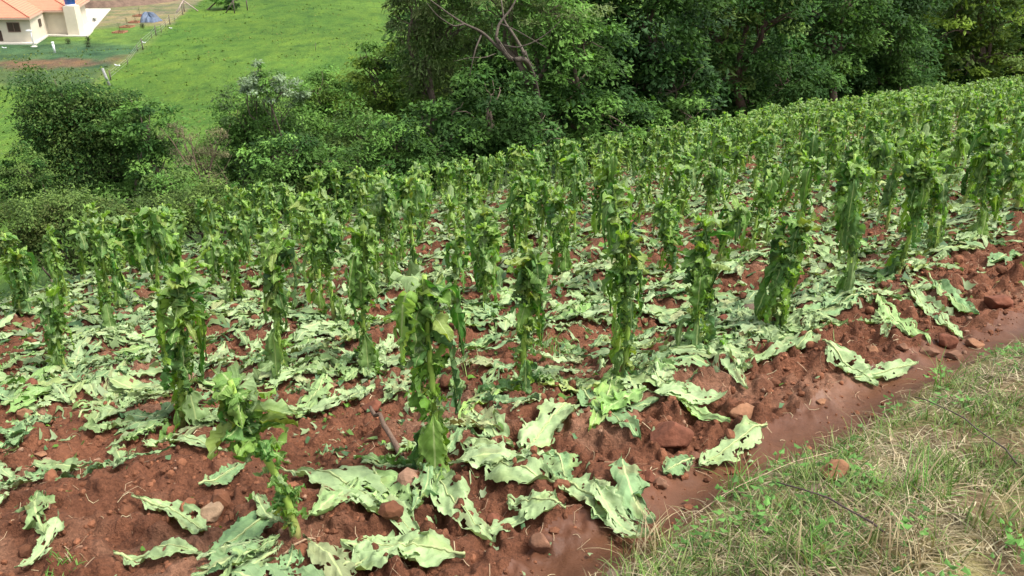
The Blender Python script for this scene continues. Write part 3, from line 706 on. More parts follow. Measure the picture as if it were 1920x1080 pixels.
# ------------------------------------------------------------------ stones and clods
def ico(sub=3):
    import bmesh
    bm = bmesh.new(); bmesh.ops.create_icosphere(bm, subdivisions=sub, radius=1); V = np.array([v.co[:] for v in bm.verts]); F = np.array([[v.index for v in f.verts] for f in bm.faces]); bm.free(); return V, F
I4 = ico(4); I1 = ico(1); I2 = ico(2)
def stone(rg, sx, sy, sz, I=I4, rough=.35):
    V, F = I; s = rg.random() * 90
    r = 1 + rough * (vn3(V[:, 0] * 1.1 + s, V[:, 1] * 1.1, V[:, 2] * 1.1, 3) - .5) * 2 + .16 * (vn3(V[:, 0] * 3 + s, V[:, 1] * 3, V[:, 2] * 3, 4) - .5) + .07 * (vn3(V[:, 0] * 9 + s, V[:, 1] * 9, V[:, 2] * 9, 5) - .5)
    W = V * r[:, None]
    for _ in range(12):                # chip flat faces
        d = norm(rg.normal(0, 1, 3)); k = W @ d; c = rg.uniform(.52, .85); W = W - np.where(k > c, (k - c) * .96, 0)[:, None] * d
    a = rg.random() * 6.28; ca, sa = math.cos(a), math.sin(a); W = W @ np.array([[ca, -sa, 0], [sa, ca, 0], [0, 0, 1]])
    return W * np.array([sx, sy, sz]), F
STONES = [(1252, 812, 96, .72, 'r', 'large flat-topped red rock below the fourth plant, the biggest stone in the field'),
 (1008, 1008, 48, .95, 'b', 'round brown stone with a dark top beside the pale pointed leaf at the path'),
 (1775, 632, 46, .8, 'r', 'rounded pitted red rock, highest of the cluster at the right end of the path'),
 (1828, 642, 40, .55, 'o', 'flat orange stone right of the pitted red rock'),
 (1742, 655, 38, .7, 'b', 'brown stone left under the pitted red rock'),
 (1788, 662, 40, .6, 'b', 'wedge-shaped brown stone directly under the pitted red rock'),
 (1870, 560, 60, .7, 'r', 'long red clod-like rock near the right border above the stone cluster'),
 (1692, 650, 28, .7, 'b', 'small brown stone, second from left in the stone line below the bushy plant'),
 (1635, 648, 26, .8, 'o', 'small upright orange stone at the left end of the stone line'),
 (1395, 768, 55, .5, 'o', 'orange flat rock on the mound between the fifth plant and the path'),
 (1562, 868, 62, 1.15, 'o', 'upright pale orange stone at the grass edge beside the path'),
 (1530, 915, 50, .45, 'd', 'flat grey-brown stone at the grass edge below the upright orange one'),
 (395, 950, 58, .7, 'p', 'pale sandy stone half buried left of the leaning stalk'),
 (1150, 1072, 42, .5, 'd', 'grey stone cut by the bottom border in the dry grass'),
 (1340, 998, 32, .6, 'r', 'small red stone in the grass at the lower path end'),
 (700, 752, 46, .7, 'r', 'red clod-like stone left of the tall second plant'),
 (770, 705, 36, .6, 'o', 'orange-brown stone above the red one near the second plant'),
 (618, 715, 32, .8, 'b', 'brown round stone right of the plant with the clean stem foot'),
 (950, 680, 30, .8, 'r', 'red stone just left of the third plant stem'),
 (565, 675, 34, .6, 'b', 'brown stone behind the round one, left of centre'),
 (880, 970, 30, .7, 'r', 'small red stone left of the narrow pale leaf tip'),
 (925, 962, 30, .8, 'r', 'small red stone under the flat pale leaf'),
 (1118, 938, 34, .9, 'r', 'red stone between the curled bluish leaf and its neighbour at the path'),
 (1215, 888, 34, .7, 'r', 'red lump below the large rock at the path rim'),
 (1238, 900, 36, .7, 'b', 'brown lump right of the red lump at the path rim'),
 (50, 770, 34, .8, 'o', 'orange stone on the bare soil near the left border'),
 (78, 765, 30, .8, 'b', 'brown stone touching the orange one near the left border'),
 (60, 715, 50, .7, 'r', 'large red clod above the two left border stones'),
 (80, 855, 26, .5, 'o', 'small orange-red oval stone low on the bare left soil'),
 (90, 862, 24, .5, 'p', 'small pale stone beside the oval one on the bare left soil'),
 (1360, 590, 42, .7, 'r', 'red clod behind the leaf of the fifth plant'),
 (1410, 572, 44, .8, 'd', 'dark red clod left of the leaning wrapped plant'),
 (1540, 752, 20, .7, 'o', 'small yellowish stone on the path rim at right of centre'),
 (1100, 580, 24, .6, 'o', 'light orange pebble stone between rows behind the third plant'),
 (1645, 300, 16, .8, 'o', 'orange stone between the far rows at right')]
SC = dict(r=(.14, .052, .030), b=(.16, .082, .05), o=(.24, .12, .065), d=(.12, .085, .06), p=(.28, .19, .12))
for px_, py_, wd, hr, c, lab in STONES:
    P = on_ground(px_, py_ + wd * hr * .4); s = wd / 2 / ppm(P)
    V, F = stone(rg, s, s * .8, s * hr); cc = np.array(SC[c]) * (.75 + .5 * vn3(V[:, 0] / s * 2 + px_, V[:, 1] / s * 2, V[:, 2] / s * 2, 8))[:, None]
    o = mk('stone', V, F, M['rock'], Cc=cc, loc=(P[0], P[1], float(gsmooth(P[0], P[1])) + s * hr * .32)); tag(o, lab, 'stone', 'loose stones in the red soil')
def scatter_clods(n, tr, wr, size, fn=None, I=I1, seed=3):
    rg = np.random.default_rng(seed); t_ = rg.uniform(*tr, n); w_ = rg.uniform(*wr, n); X = .725 * t_ - .69 * w_; Y = .69 * t_ + .725 * w_
    ok = (Y > 1.5) & (b_edge(X, Y) > .06) & (s_edge(X, Y) < 0) & (rg.random(n) < .25 + sstep(.4, .65, fbm(X * 2.5, Y * 2.5, 111, 3)));
    if fn is not None: ok &= fn(t_, w_, rg)
    X, Y = X[ok], Y[ok]; n = len(X); V0, F0 = I; k = len(V0)
    S = size[0] * (size[1] / size[0]) ** (rg.random(n) ** 2.2)
    r = 1 + .3 * (rg.random((n, k)) - .5); V = V0[None] * r[..., None] * (S[:, None, None] * rg.uniform(.6, 1.1, (n, 1, 3)))
    V = V + np.stack([X, Y, ground(X, Y) + S * .25], -1)[:, None]
    c = np.array([.135, .055, .028]) * rg.uniform(.65, 1.5, (n, 1)); pal = rg.random(n) < .05; c[pal] = np.array([.24, .14, .09])
    return V.reshape(-1, 3), (F0[None] + (np.arange(n) * k)[:, None, None]).reshape(-1, 3), np.repeat(c, k, 0)
V, F, C_ = scatter_clods(60000, (-5, 9), (1.3, 9), (.004, .024))
V2, F2, C2 = scatter_clods(4200, (-5, 14), (1.6, 11), (.015, .060), I=I2, seed=9)
tag(mk('soil_clods', np.concatenate([V, V2]), np.concatenate([F, F2 + len(V)]), M['rock'], Cc=np.concatenate([C_, C2]), smooth=False), 'loose crumbs and clods of red soil', 'soil clods', kind='stuff')

# ------------------------------------------------------------------ sticks and dry stems
def stick(p0, p1, r, lab, lift=.03, cl=(.16, .10, .065), name='stick', cat='stick', bow=.02):
    A = on_ground(*p0); B = on_ground(*p1); t = np.linspace(0, 1, 9)[:, None]; P = A + (B - A) * t
    P[:, 2] = np.maximum(P[:, 2], ground(P[:, 0], P[:, 1])) + lift * (.5 + t[:, 0]) + bow * np.sin(t[:, 0] * 3.1); P[:, 0] += .006 * np.sin(t[:, 0] * 14)
    V, F = tube(P - A, np.linspace(r, r * .6, 9) * (1 + .15 * np.sin(np.arange(9) * 2.1)), 7); o = mk(name, V, F, M['bark'], Cc=np.tile(cl, (len(V), 1)), loc=tuple(A)); tag(o, lab, cat)
stick((752, 862), (694, 785), .016, 'thick brown stick leaning left of the tall second plant', .05, (.13, .085, .06))
stick((1655, 1020), (1445, 962), .004, 'thin dark bent twig lying over the lower grass', .09, (.07, .05, .045), 'twig', 'twig', .03)
stick((1900, 890), (1700, 800), .0035, 'thin dark twig crossing the upper grass near the right border', .10, (.08, .06, .05), 'twig', 'twig', .04)
stick((1675, 878), (1655, 765), .003, 'straight pale dry stem standing up at the grass edge', .02, (.42, .33, .22), 'straw_stalk', 'dry stem', .01)
stick((1280, 985), (1555, 870), .002, 'long pale straw reaching from the path into the grass', .04, (.40, .30, .2), 'straw_stalk', 'dry stem', .03)
stick((530, 1045), (590, 1022), .005, 'pale torn root next to the foot of the leaning stalk', .02, (.35, .24, .15), 'root', 'root', .01)

# ------------------------------------------------------------------ bank grass
def blades(n, region, L, wid, cols, el=(35, 85), curl=1.0, seed=1, clump=True, base_h=0.0):
    rg = np.random.default_rng(seed); t_ = rg.uniform(region[0], region[1], n); w_ = rg.uniform(region[2], region[3], n)
    X = .725 * t_ - .69 * w_; Y = .69 * t_ + .725 * w_; b = b_edge(X, Y)
    den = np.clip(.10 + sstep(-.02, -.25, b), 0, 1) * (b < .03)
    if clump: den = den * (.12 + 1.2 * sstep(.38, .66, fbm(X * 4.2, Y * 4.2, 121 + seed, 3)))
    ok = rg.random(n) < den; X, Y, b = X[ok], Y[ok], b[ok]; n = len(X)
    az = rg.random(n) * 6.28; e0 = np.radians(rg.uniform(*el, n)); ln = rg.uniform(*L, n) * (.6 + .7 * fbm(X * 2, Y * 2, 131, 2)); cu = rg.uniform(.3, 1.6, n) * curl
    m = 5; v = np.linspace(0, 1, m); e = e0[:, None] - cu[:, None] * v[None]; st = ln[:, None] / (m - 1)
    H = np.concatenate([np.zeros((n, 1)), np.cumsum(np.cos(e[:, :-1]) * st, 1)], 1); Z = np.concatenate([np.zeros((n, 1)), np.cumsum(np.sin(e[:, :-1]) * st, 1)], 1)
    cx = X[:, None] + H * np.cos(az)[:, None]; cy = Y[:, None] + H * np.sin(az)[:, None]; gz = ground(cx, cy); cz = np.maximum(ground(X, Y)[:, None] + Z, gz) + base_h
    wv = rg.uniform(*wid, n)[:, None] * np.array([1, .95, .8, .5, .08])[None]; rot = az + 1.57 + rg.normal(0, .5, n)
    dx = np.cos(rot)[:, None] * wv; dy = np.sin(rot)[:, None] * wv
    V = np.stack([np.stack([cx - dx, cy - dy, cz], -1), np.stack([cx + dx, cy + dy, cz + wv * .3], -1)], 2).reshape(-1, 3)
    i = (np.arange(n) * m * 2)[:, None]; j = np.arange(m - 1)[None] * 2
    F = np.stack([i + j, i + j + 1, i + j + 3, i + j + 2], -1).reshape(-1, 4)
    ci = rg.integers(0, len(cols), n); c = np.array(cols)[ci] * rg.uniform(.7, 1.25, (n, 1))
    return V, F, np.repeat(c, m * 2, 0)
REG = (-1.5, 12, -1.6, 1.55)
V, F, C_ = blades(190000, REG, (.04, .13), (.0012, .0032), [(.12, .20, .045), (.15, .23, .055), (.09, .15, .045), (.19, .23, .08)], (30, 88), seed=1)
tag(mk('bank_grass', V, F, M['grass'], Cc=C_), 'short green grass on the bank at lower right', 'grass', kind='stuff')
V, F, C_ = blades(190000, REG, (.03, .17), (.0008, .0024), [(.32, .27, .16), (.24, .19, .105), (.38, .33, .21), (.16, .125, .07)], (-5, 28), .7, seed=2, base_h=.008)
tag(mk('dry_grass_thatch', V, F, M['straw'], Cc=C_), 'dry straw lying between the green grass of the bank', 'dry grass', kind='stuff')
def kites(X, Y, Z, az, tilt, L, W, cols, fold=.25):
    """leaf-shaped faces: two triangles' worth of blade folded along the midrib"""
    n = len(X); d = np.stack([np.cos(az) * np.cos(tilt), np.sin(az) * np.cos(tilt), np.sin(tilt)], -1); q = np.stack([-np.sin(az), np.cos(az), 0 * az], -1)
    u = np.cross(d, q) * -1; P = np.stack([X, Y, Z], -1)
    a = P; b = P + d * (L * .45)[:, None] + q * (W / 2)[:, None] + u * (W * fold)[:, None]; c = P + d * L[:, None]; e = P + d * (L * .45)[:, None] - q * (W / 2)[:, None] + u * (W * fold)[:, None]
    V = np.stack([a, b, c, e], 1).reshape(-1, 3); i = np.arange(n)[:, None] * 4
    F = np.concatenate([i + np.array([[0, 2, 1]]), i + np.array([[0, 3, 2]])]); return V, F, np.repeat(cols, 4, 0)
def weed_patch(n, seed):
    rg = np.random.default_rng(seed); t_ = rg.uniform(-1, 9, n); w_ = rg.uniform(-1.2, 1.4, n); X = .725 * t_ - .69 * w_; Y = .69 * t_ + .725 * w_
    ok = (b_edge(X, Y) < 0) & (fbm(X * 3.1, Y * 3.1, 141, 3) > .50); X, Y = X[ok], Y[ok]; VV = MB()
    for x, y in zip(X, Y):
        k = rg.integers(5, 10); a = rg.random(k) * 6.28; h = rg.uniform(.01, .09, k); r = rg.uniform(0, .035, k)
        L = rg.uniform(.018, .042, k); c = np.array([.085, .19, .04]) * rg.uniform(.7, 1.5)
        VV.add(*kites(x + r * np.cos(a), y + r * np.sin(a), float(ground(x, y)) + h, a, rg.uniform(-.5, .5, k), L, L * .65, np.tile(c, (k, 1))))
    return VV
tag(weed_patch(1500, 5).build('low_weeds', M['grass'], smooth=False), 'small broad-leaved weeds growing in the bank grass', 'weeds', kind='stuff')
def tuft(px, py, n, L, lab, spread=.05, cols=((.10, .22, .04), (.14, .27, .06)), dry=.25, name='grass_tuft', wid=(.0015, .0032)):
    P = on_ground(px, py); mb = MB()
    for k in range(n):
        a = rg.random() * 6.28; r = spread * rg.random() ** .5; l = rg.uniform(*L); e0 = R(rg.uniform(45, 88)); cu = rg.uniform(.2, 1.7)
        v = np.linspace(0, 1, 6); e = e0 - cu * v; H = np.concatenate([[0], np.cumsum(np.cos(e[:-1])) * l / 5]); Z = np.concatenate([[0], np.cumsum(np.sin(e[:-1])) * l / 5])
        b0 = np.array([r * math.cos(a * 3), r * math.sin(a * 3)]); cx = b0[0] + H * math.cos(a); cy = b0[1] + H * math.sin(a); wv = rg.uniform(*wid) * np.array([1, 1, .9, .7, .45, .05])
        g0 = float(ground(P[0] + b0[0], P[1] + b0[1])) - P[2]; q = np.array([-math.sin(a + .4), math.cos(a + .4)])
        V = np.stack([np.c_[cx - q[0] * wv, cy - q[1] * wv, g0 + Z], np.c_[cx + q[0] * wv, cy + q[1] * wv, g0 + Z + wv * .3]], 1).reshape(-1, 3)
        j = np.arange(5)[:, None] * 2; c = np.array([.36, .29, .17]) if rg.random() < dry else np.array(cols[rg.integers(len(cols))])
        mb.add(V, j + np.array([[0, 1, 3, 2]]), c * rg.uniform(.7, 1.2))
    o = mb.build(name, M['grass'], loc=tuple(P)); tag(o, lab, 'grass tuft', 'grass tufts')
tuft(1385, 925, 34, (.1, .24), 'green grass tuft at the path edge below the lone pale leaf', .05)
tuft(1758, 730, 26, (.12, .26), 'tall thin grass tuft at the right where the path meets the grass', .05)
tuft(1735, 930, 70, (.1, .24), 'thick green grass tuft in the middle of the bank', .09)
tuft(1885, 1000, 70, (.1, .26), 'reddish-based grass tuft near the right border', .10, ((.16, .15, .06), (.13, .22, .05)), .45)
tuft(1510, 1050, 50, (.08, .2), 'grass tuft at the bottom border near the middle of the bank', .08)
tuft(1680, 1040, 90, (.08, .2), 'dry brown grass clump at the bottom of the bank', .10, ((.22, .16, .09), (.16, .11, .06)), .7)
tuft(1215, 1040, 60, (.1, .24), 'dry straw tuft at the left tip of the bank', .09, ((.3, .24, .14), (.14, .2, .06)), .7)
tuft(1030, 660, 60, (.07, .17), 'weedy grass tuft right of the third plant stem', .16, dry=.1)
tuft(850, 705, 40, (.05, .12), 'low light green grass patch left of the third plant', .2, ((.2, .3, .08),), .3)
tuft(120, 1078, 50, (.02, .06), 'small bright grass patch at the lower left border', .07, dry=.05)
tuft(0, 915, 24, (.03, .07), 'tiny grass patch at the left border on bare soil', .05, dry=.05)

# straw bits and root threads on the soil
nb = 9000; t_ = rg.uniform(-5, 9, nb); w_ = rg.uniform(1.3, 9, nb); X = .725 * t_ - .69 * w_; Y = .69 * t_ + .725 * w_
ok = (Y > 1.5) & (b_edge(X, Y) > .02) & (fbm(X * 1.6, Y * 1.6, 161, 3) > .42); X, Y = X[ok], Y[ok]; n = len(X)
a = rg.random(n) * 6.28; L = rg.uniform(.008, .05, n) ** 1.0; k = rg.normal(0, .5, n); q = np.linspace(-1, 1, 4)
cx = X[:, None] + L[:, None] * q * np.cos(a)[:, None] - L[:, None] * q ** 2 * (k * np.sin(a))[:, None]; cy = Y[:, None] + L[:, None] * q * np.sin(a)[:, None] + L[:, None] * q ** 2 * (k * np.cos(a))[:, None]
cz = ground(cx, cy) + .006; wv = rg.uniform(.0006, .0018, n)[:, None]
V = np.stack([np.stack([cx - np.sin(a)[:, None] * wv, cy + np.cos(a)[:, None] * wv, cz], -1), np.stack([cx + np.sin(a)[:, None] * wv, cy - np.cos(a)[:, None] * wv, cz + .001], -1)], 2).reshape(-1, 3)
i = (np.arange(n) * 8)[:, None]; j = np.arange(3)[None] * 2; F = np.stack([i + j, i + j + 1, i + j + 3, i + j + 2], -1).reshape(-1, 4)
c = np.array([(.34, .24, .15), (.24, .15, .09), (.40, .33, .2)])[rg.integers(0, 3, n)]
tag(mk('straw_bits', V, F, M['straw'], Cc=np.repeat(c, 8, 0)), 'small bits of straw and root threads strewn on the red soil', 'plant debris', kind='stuff')

# ------------------------------------------------------------------ trees and shrubs
def crown_mb(rg, lobes, leaf_px, cover, cols, droop=.35, aspect=.5, clumpsz=.28, dark=None):
    """lobes: list of (centre(3), radii(3), D).  leaf clumps spread through the outer shell of each lobe"""
    mb = MB()
    for c, r, D in lobes:
        lm = leaf_px * D / FPX                                  # leaf length in metres
        A = math.pi * r[0] * r[2] * 1.0; nleaf = int(cover * 2 * A / (lm * lm * aspect * .5)); nc = max(8, int(nleaf / 90))
        d = norm(rg.normal(0, 1, (nc, 3))); rad = rg.uniform(.45, 1.0, nc) ** .5
        bump_ = .62 + .8 * vn3(d[:, 0] * 2.2 + 9 + c[0], d[:, 1] * 2.2 + 9, d[:, 2] * 2.2 + 9, 19)
        cc = np.array(c) + d * np.array(r) * (rad * bump_)[:, None]
        cs = np.mean(r) * clumpsz * rg.uniform(.6, 1.5, nc)
        k = rg.integers(0, nc, nleaf); off = rg.normal(0, 1, (nleaf, 3)) * np.array([1, 1, .42]); off = off / np.maximum(1, np.linalg.norm(off, axis=1, keepdims=True) / 1.6)
        P = cc[k] + off * cs[k][:, None] * .75; P[:, 2] -= droop * cs[k] * (off[:, 0] ** 2 + off[:, 1] ** 2) * .25
        az = np.arctan2(off[:, 1] + d[k, 1] * .8, off[:, 0] + d[k, 0] * .8) + rg.normal(0, .8, nleaf)
        tilt = rg.normal(-.35, .45, nleaf); L = lm * rg.uniform(.5, 1.5, nleaf)
        ci = rg.integers(0, len(cols), nc); col_ = np.array(cols)[ci][k] * rg.uniform(.7, 1.3, (nc, 1))[k] * rg.uniform(.75, 1.25, (nleaf, 1))
        az2 = az; V, F, C2 = kites(P[:, 0], P[:, 1], P[:, 2], az2, tilt, L, L * aspect, col_, fold=.18)
        # roll the blades about their axis a little by shifting one edge
        V = V.reshape(-1, 4, 3); V[:, 1, 2] += rg.normal(0, .35, nleaf) * L * aspect; V = V.reshape(-1, 3)
        mb.add(V, F, C2)
    return mb
def limb(P0, P1, r0, r1, rg, n=9, wig=.06, sag=.0):
    t = np.linspace(0, 1, n)[:, None]; L = np.linalg.norm(np.array(P1) - P0); ph = rg.random(3) * 6
    P = np.array(P0) + (np.array(P1) - P0) * t + wig * L * np.sin(t * 5 + ph) * np.sin(np.pi * t); P[:, 2] += sag * L * np.sin(np.pi * t[:, 0])
    return tube(P, np.linspace(r0, r1, n), 7)
BARK = np.array([.13, .10, .075])
def tree(name, lab, cat, lobes_px, D, leaf_px, cols, cover=2.6, trunk_px=None, group=None, seed=0, droop=.35, aspect=.5, tr=.12, clumpsz=.28, bark=BARK):
    rg = np.random.default_rng(1000 + seed); lobes = []
    for l in lobes_px:
        px, py, rx, ry = l[:4]; d = D + (l[4] if len(l) > 4 else 0); c = at_y(px, py, d); s = ppm(c)
        lobes.append((c, (rx / s, min(rx, ry * 1.3) / s * .9, ry / s), d))
    bx = trunk_px if trunk_px is not None else lobes_px[0][0]; q = at_y(bx, 300, D); base = np.array([q[0], D, float(ground(q[0], D))])
    o = thing(name, tuple(base), lab, cat, group)
    mb = MB(); top = max((l[0] for l in lobes), key=lambda c: c[2]); fork = base + (np.mean([l[0] for l in lobes], 0) - base) * .55
    V, F = limb(base - np.array([0, 0, .3]), fork, tr * 1.3, tr * .8, rg, 10, .05); mb.add(V, F, bark)
    for c, r, d in lobes:
        V, F = limb(fork, c, tr * .65, tr * .3, rg, 9, .1, .08); mb.add(V, F, bark)
        for k in range(7):
            e = c + norm(rg.normal(0, 1, 3)) * np.array(r) * rg.uniform(.75, 1.02); V, F = limb(c + (fork - c) * rg.uniform(0, .3), e, tr * .24, tr * .05, rg, 7, .1, .05); mb.add(V, F, bark * rg.uniform(.8, 1.4))
    V, F, C_, U_ = mb.arrays(); mk('trunk', V - base, F, M['bark'], o, Cc=C_)
    V, F, C_, U_ = crown_mb(rg, lobes, leaf_px, cover, cols, droop, aspect, clumpsz).arrays(); mk('crown', V - base, F, M['crown'], o, Cc=C_, smooth=False)
    return o
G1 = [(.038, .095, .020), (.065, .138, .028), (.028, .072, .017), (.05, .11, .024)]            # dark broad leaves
G2 = [(.105, .215, .042), (.135, .255, .055), (.08, .17, .036)]               # medium
G3 = [(.15, .235, .032), (.18, .27, .04), (.11, .185, .03)]                  # yellow green
G4 = [(.10, .165, .042), (.13, .20, .048), (.07, .12, .03)]            # olive
G5 = [(.21, .29, .17), (.15, .23, .11), (.25, .33, .21)]                    # silvery
G6 = [(.14, .19, .07), (.17, .21, .08), (.10, .145, .05)]                   # grey olive
T = tree
T('broadleaf_tree', 'dark olive-topped tree standing at the left below the pale house', 'tree', [(125, 190, 85, 55), (190, 215, 80, 60), (95, 250, 55, 60), (170, 300, 110, 80), (215, 360, 90, 60), (235, 230, 50, 45)], 27, 6, G4 + G1, 3.0, 200, seed=1, tr=.16)
T('broadleaf_tree', 'bluish green broad-leaved tree leaning on the right side of the dark olive tree', 'tree', [(275, 235, 48, 55), (290, 310, 55, 65), (250, 370, 70, 40)], 25.5, 9, G2 + G1, 2.2, 280, seed=2, aspect=.45)
T('shrub', 'small dark bush cut by the left border, left of the dark olive tree', 'shrub', [(50, 320, 42, 42), (40, 365, 45, 35)], 24, 6, G1 + G4, 2.4, 50, seed=3, tr=.05)
T('shrub', 'low yellow-olive shrub just beyond the tobacco at the left', 'shrub', [(110, 400, 95, 42), (30, 430, 70, 48), (190, 410, 70, 36), (120, 460, 120, 36)], 17, 6, G4 + [(.10, .13, .035)], 2.6, 110, seed=4, tr=.05)
T('shrub', 'medium green spreading shrub left of the silvery one in front of the pasture', 'shrub', [(455, 215, 58, 50), (440, 290, 50, 60), (520, 260, 80, 70), (470, 335, 70, 50)], 25, 7, G2 + [(.07, .12, .04)], 2.4, 480, seed=5, aspect=.42)
T('shrub', 'silvery grey-leaved shrub rising against the bright pasture', 'shrub', [(484, 128, 22, 14), (500, 150, 36, 20), (530, 172, 50, 24), (465, 160, 24, 16)], 24.2, 6, G5 + G2[:1], 2.2, 510, seed=6, tr=.05, aspect=.35)
T('shrub', 'round green bush right of the silvery shrub', 'shrub', [(600, 165, 55, 38), (630, 215, 70, 60), (580, 260, 60, 60)], 26.5, 6, G2 + G3[2:], 2.6, 610, seed=7, tr=.08)
T('shrub', 'dense green bush in the centre left, directly behind the tobacco edge', 'shrub', [(560, 335, 90, 42), (640, 320, 75, 50), (680, 270, 60, 60)], 20, 7, G2 + G4, 2.6, 600, seed=8, tr=.07)
T('shrub', 'dull olive bush with thin twigs behind the left tobacco rows', 'shrub', [(400, 375, 80, 34), (320, 395, 70, 34), (480, 375, 50, 30), (250, 420, 60, 30), (560, 375, 50, 26)], 17.5, 6, G4, 2.0, 400, seed=9, tr=.05)
T('broadleaf_tree', 'yellow-green light tree at the border between pasture and dark wood', 'tree', [(705, 110, 38, 38), (700, 165, 60, 50), (740, 230, 60, 60), (770, 170, 50, 50)], 24, 7, G3 + G2, 2.4, 730, seed=10)
T('weeping_tree', 'drooping grey-olive tree with narrow leaves at the left rim of the wood', 'tree', [(775, 30, 48, 60), (800, 110, 48, 60), (850, 40, 60, 60), (790, 165, 36, 36), (800, -60, 80, 60)], 22.5, 9, G6 + G4, 1.9, 800, seed=11, aspect=.28, droop=.9)
T('broadleaf_tree', 'dark broad-leaved tree filling the middle just behind the tobacco', 'tree', [(840, 250, 80, 70), (920, 215, 90, 80), (1000, 260, 80, 50), (880, 300, 120, 40)], 19.6, 10, G1 + [(.055, .12, .03)], 2.2, 900, seed=12, aspect=.55)
T('broadleaf_tree', 'sparse olive crown above the gnarled bare branches', 'tree', [(930, -10, 90, 55), (1010, 50, 70, 60), (1050, 10, 70, 55), (960, -110, 130, 80)], 22, 9, G6 + G2, 1.4, 1000, seed=13, aspect=.32)
T('broadleaf_tree', 'bright and dark green tree right of the gnarled branches', 'tree', [(1080, 150, 85, 75), (1040, 205, 70, 60), (1130, 215, 80, 60), (1090, 80, 70, 60)], 22, 10, G2 + G1, 2.0, 1090, seed=14, aspect=.5)
T('broadleaf_tree', 'large dark tree with hanging ivy-like leaves right of centre', 'tree', [(1230, 60, 100, 80), (1200, 150, 80, 80), (1270, 170, 80, 80), (1230, -80, 150, 90)], 28.5, 10, G1 + [(.04, .09, .03)], 2.3, 1240, seed=15, aspect=.6)
T('shrub', 'leafy undergrowth bush at the foot of the large dark tree', 'shrub', [(1160, 250, 70, 30), (1240, 235, 80, 40), (1300, 220, 60, 40)], 27, 9, G1 + G2, 2.2, 1200, seed=16, tr=.06)
T('broadleaf_tree', 'dark tree whose brown trunk shows between leaves at right of centre', 'tree', [(1330, 60, 60, 80), (1440, 40, 60, 80), (1390, -60, 120, 80), (1340, 160, 50, 60)], 41, 9, G1 + G4, 2.3, 1390, seed=17, tr=.24, bark=np.array([.075, .05, .038]))
T('shrub', 'dark undergrowth in front of the brown trunk', 'shrub', [(1400, 180, 70, 40), (1480, 150, 70, 60), (1340, 205, 60, 30)], 42, 8, G1, 2.4, 1420, seed=18, tr=.1)
T('broadleaf_tree', 'green tree with a bright yellow-green spray at the top border', 'tree', [(1540, 30, 50, 28), (1560, 80, 80, 60), (1600, -20, 90, 60), (1530, 130, 60, 40)], 46, 8, G2 + G1, 2.0, 1560, seed=19, tr=.2)
T('broadleaf_tree', 'very dark tree between the yellow-green ones in the right part of the wood', 'tree', [(1650, 60, 80, 90), (1700, 130, 60, 50), (1640, 150, 70, 40), (1680, -60, 110, 70)], 51, 8, G1, 2.4, 1670, seed=20, tr=.25)
T('broadleaf_tree', 'olive yellow-leaved tree in the upper right corner', 'tree', [(1790, 40, 70, 50), (1870, 30, 80, 50), (1820, 110, 70, 40), (1890, 105, 60, 40), (1850, -70, 130, 70)], 57, 9, G3 + G4, 1.9, 1830, seed=21, tr=.25)
T('thicket', 'continuous low thicket along the crop edge between the left tree and the green shrubs', 'thicket', [(330, 350, 60, 40), (390, 385, 70, 36), (450, 395, 60, 30), (280, 395, 60, 36)], 19.5, 7, G2 + G4, 2.2, 360, seed=50, tr=.05)
T('thicket', 'leafy thicket directly behind the tobacco at centre left, right of the olive bush', 'thicket', [(540, 290, 70, 50), (620, 350, 80, 30), (700, 330, 70, 36), (600, 300, 60, 40)], 17.8, 8, G2 + G1, 2.2, 620, seed=51, tr=.05)
T('thicket', 'mixed thicket behind the tobacco below the yellow-green light tree', 'thicket', [(760, 300, 70, 40), (820, 300, 60, 36), (740, 260, 60, 40)], 18.6, 8, G1 + G2, 2.2, 770, seed=52, tr=.05)
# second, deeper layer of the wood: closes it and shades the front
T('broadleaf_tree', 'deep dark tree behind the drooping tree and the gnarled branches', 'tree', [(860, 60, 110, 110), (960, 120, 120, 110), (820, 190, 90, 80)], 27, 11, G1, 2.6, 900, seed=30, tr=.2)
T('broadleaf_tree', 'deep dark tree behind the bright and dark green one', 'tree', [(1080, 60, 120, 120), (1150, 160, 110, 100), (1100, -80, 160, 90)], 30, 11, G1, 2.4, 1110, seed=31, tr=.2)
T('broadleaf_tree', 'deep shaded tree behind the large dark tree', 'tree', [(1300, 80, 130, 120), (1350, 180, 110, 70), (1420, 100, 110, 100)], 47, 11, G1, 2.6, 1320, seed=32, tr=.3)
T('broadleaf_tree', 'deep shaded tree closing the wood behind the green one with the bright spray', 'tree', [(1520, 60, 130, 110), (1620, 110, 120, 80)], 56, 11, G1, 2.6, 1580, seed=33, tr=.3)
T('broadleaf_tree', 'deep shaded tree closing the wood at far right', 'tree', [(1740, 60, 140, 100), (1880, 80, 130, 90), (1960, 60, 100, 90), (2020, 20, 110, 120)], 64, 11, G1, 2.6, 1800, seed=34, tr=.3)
T('broadleaf_tree', 'dark tree behind the yellow-green light tree at the rim of the wood', 'tree', [(800, 100, 60, 90), (760, 250, 80, 80), (700, 300, 70, 50)], 24.5, 9, G1 + G4, 2.2, 780, seed=35, tr=.14)
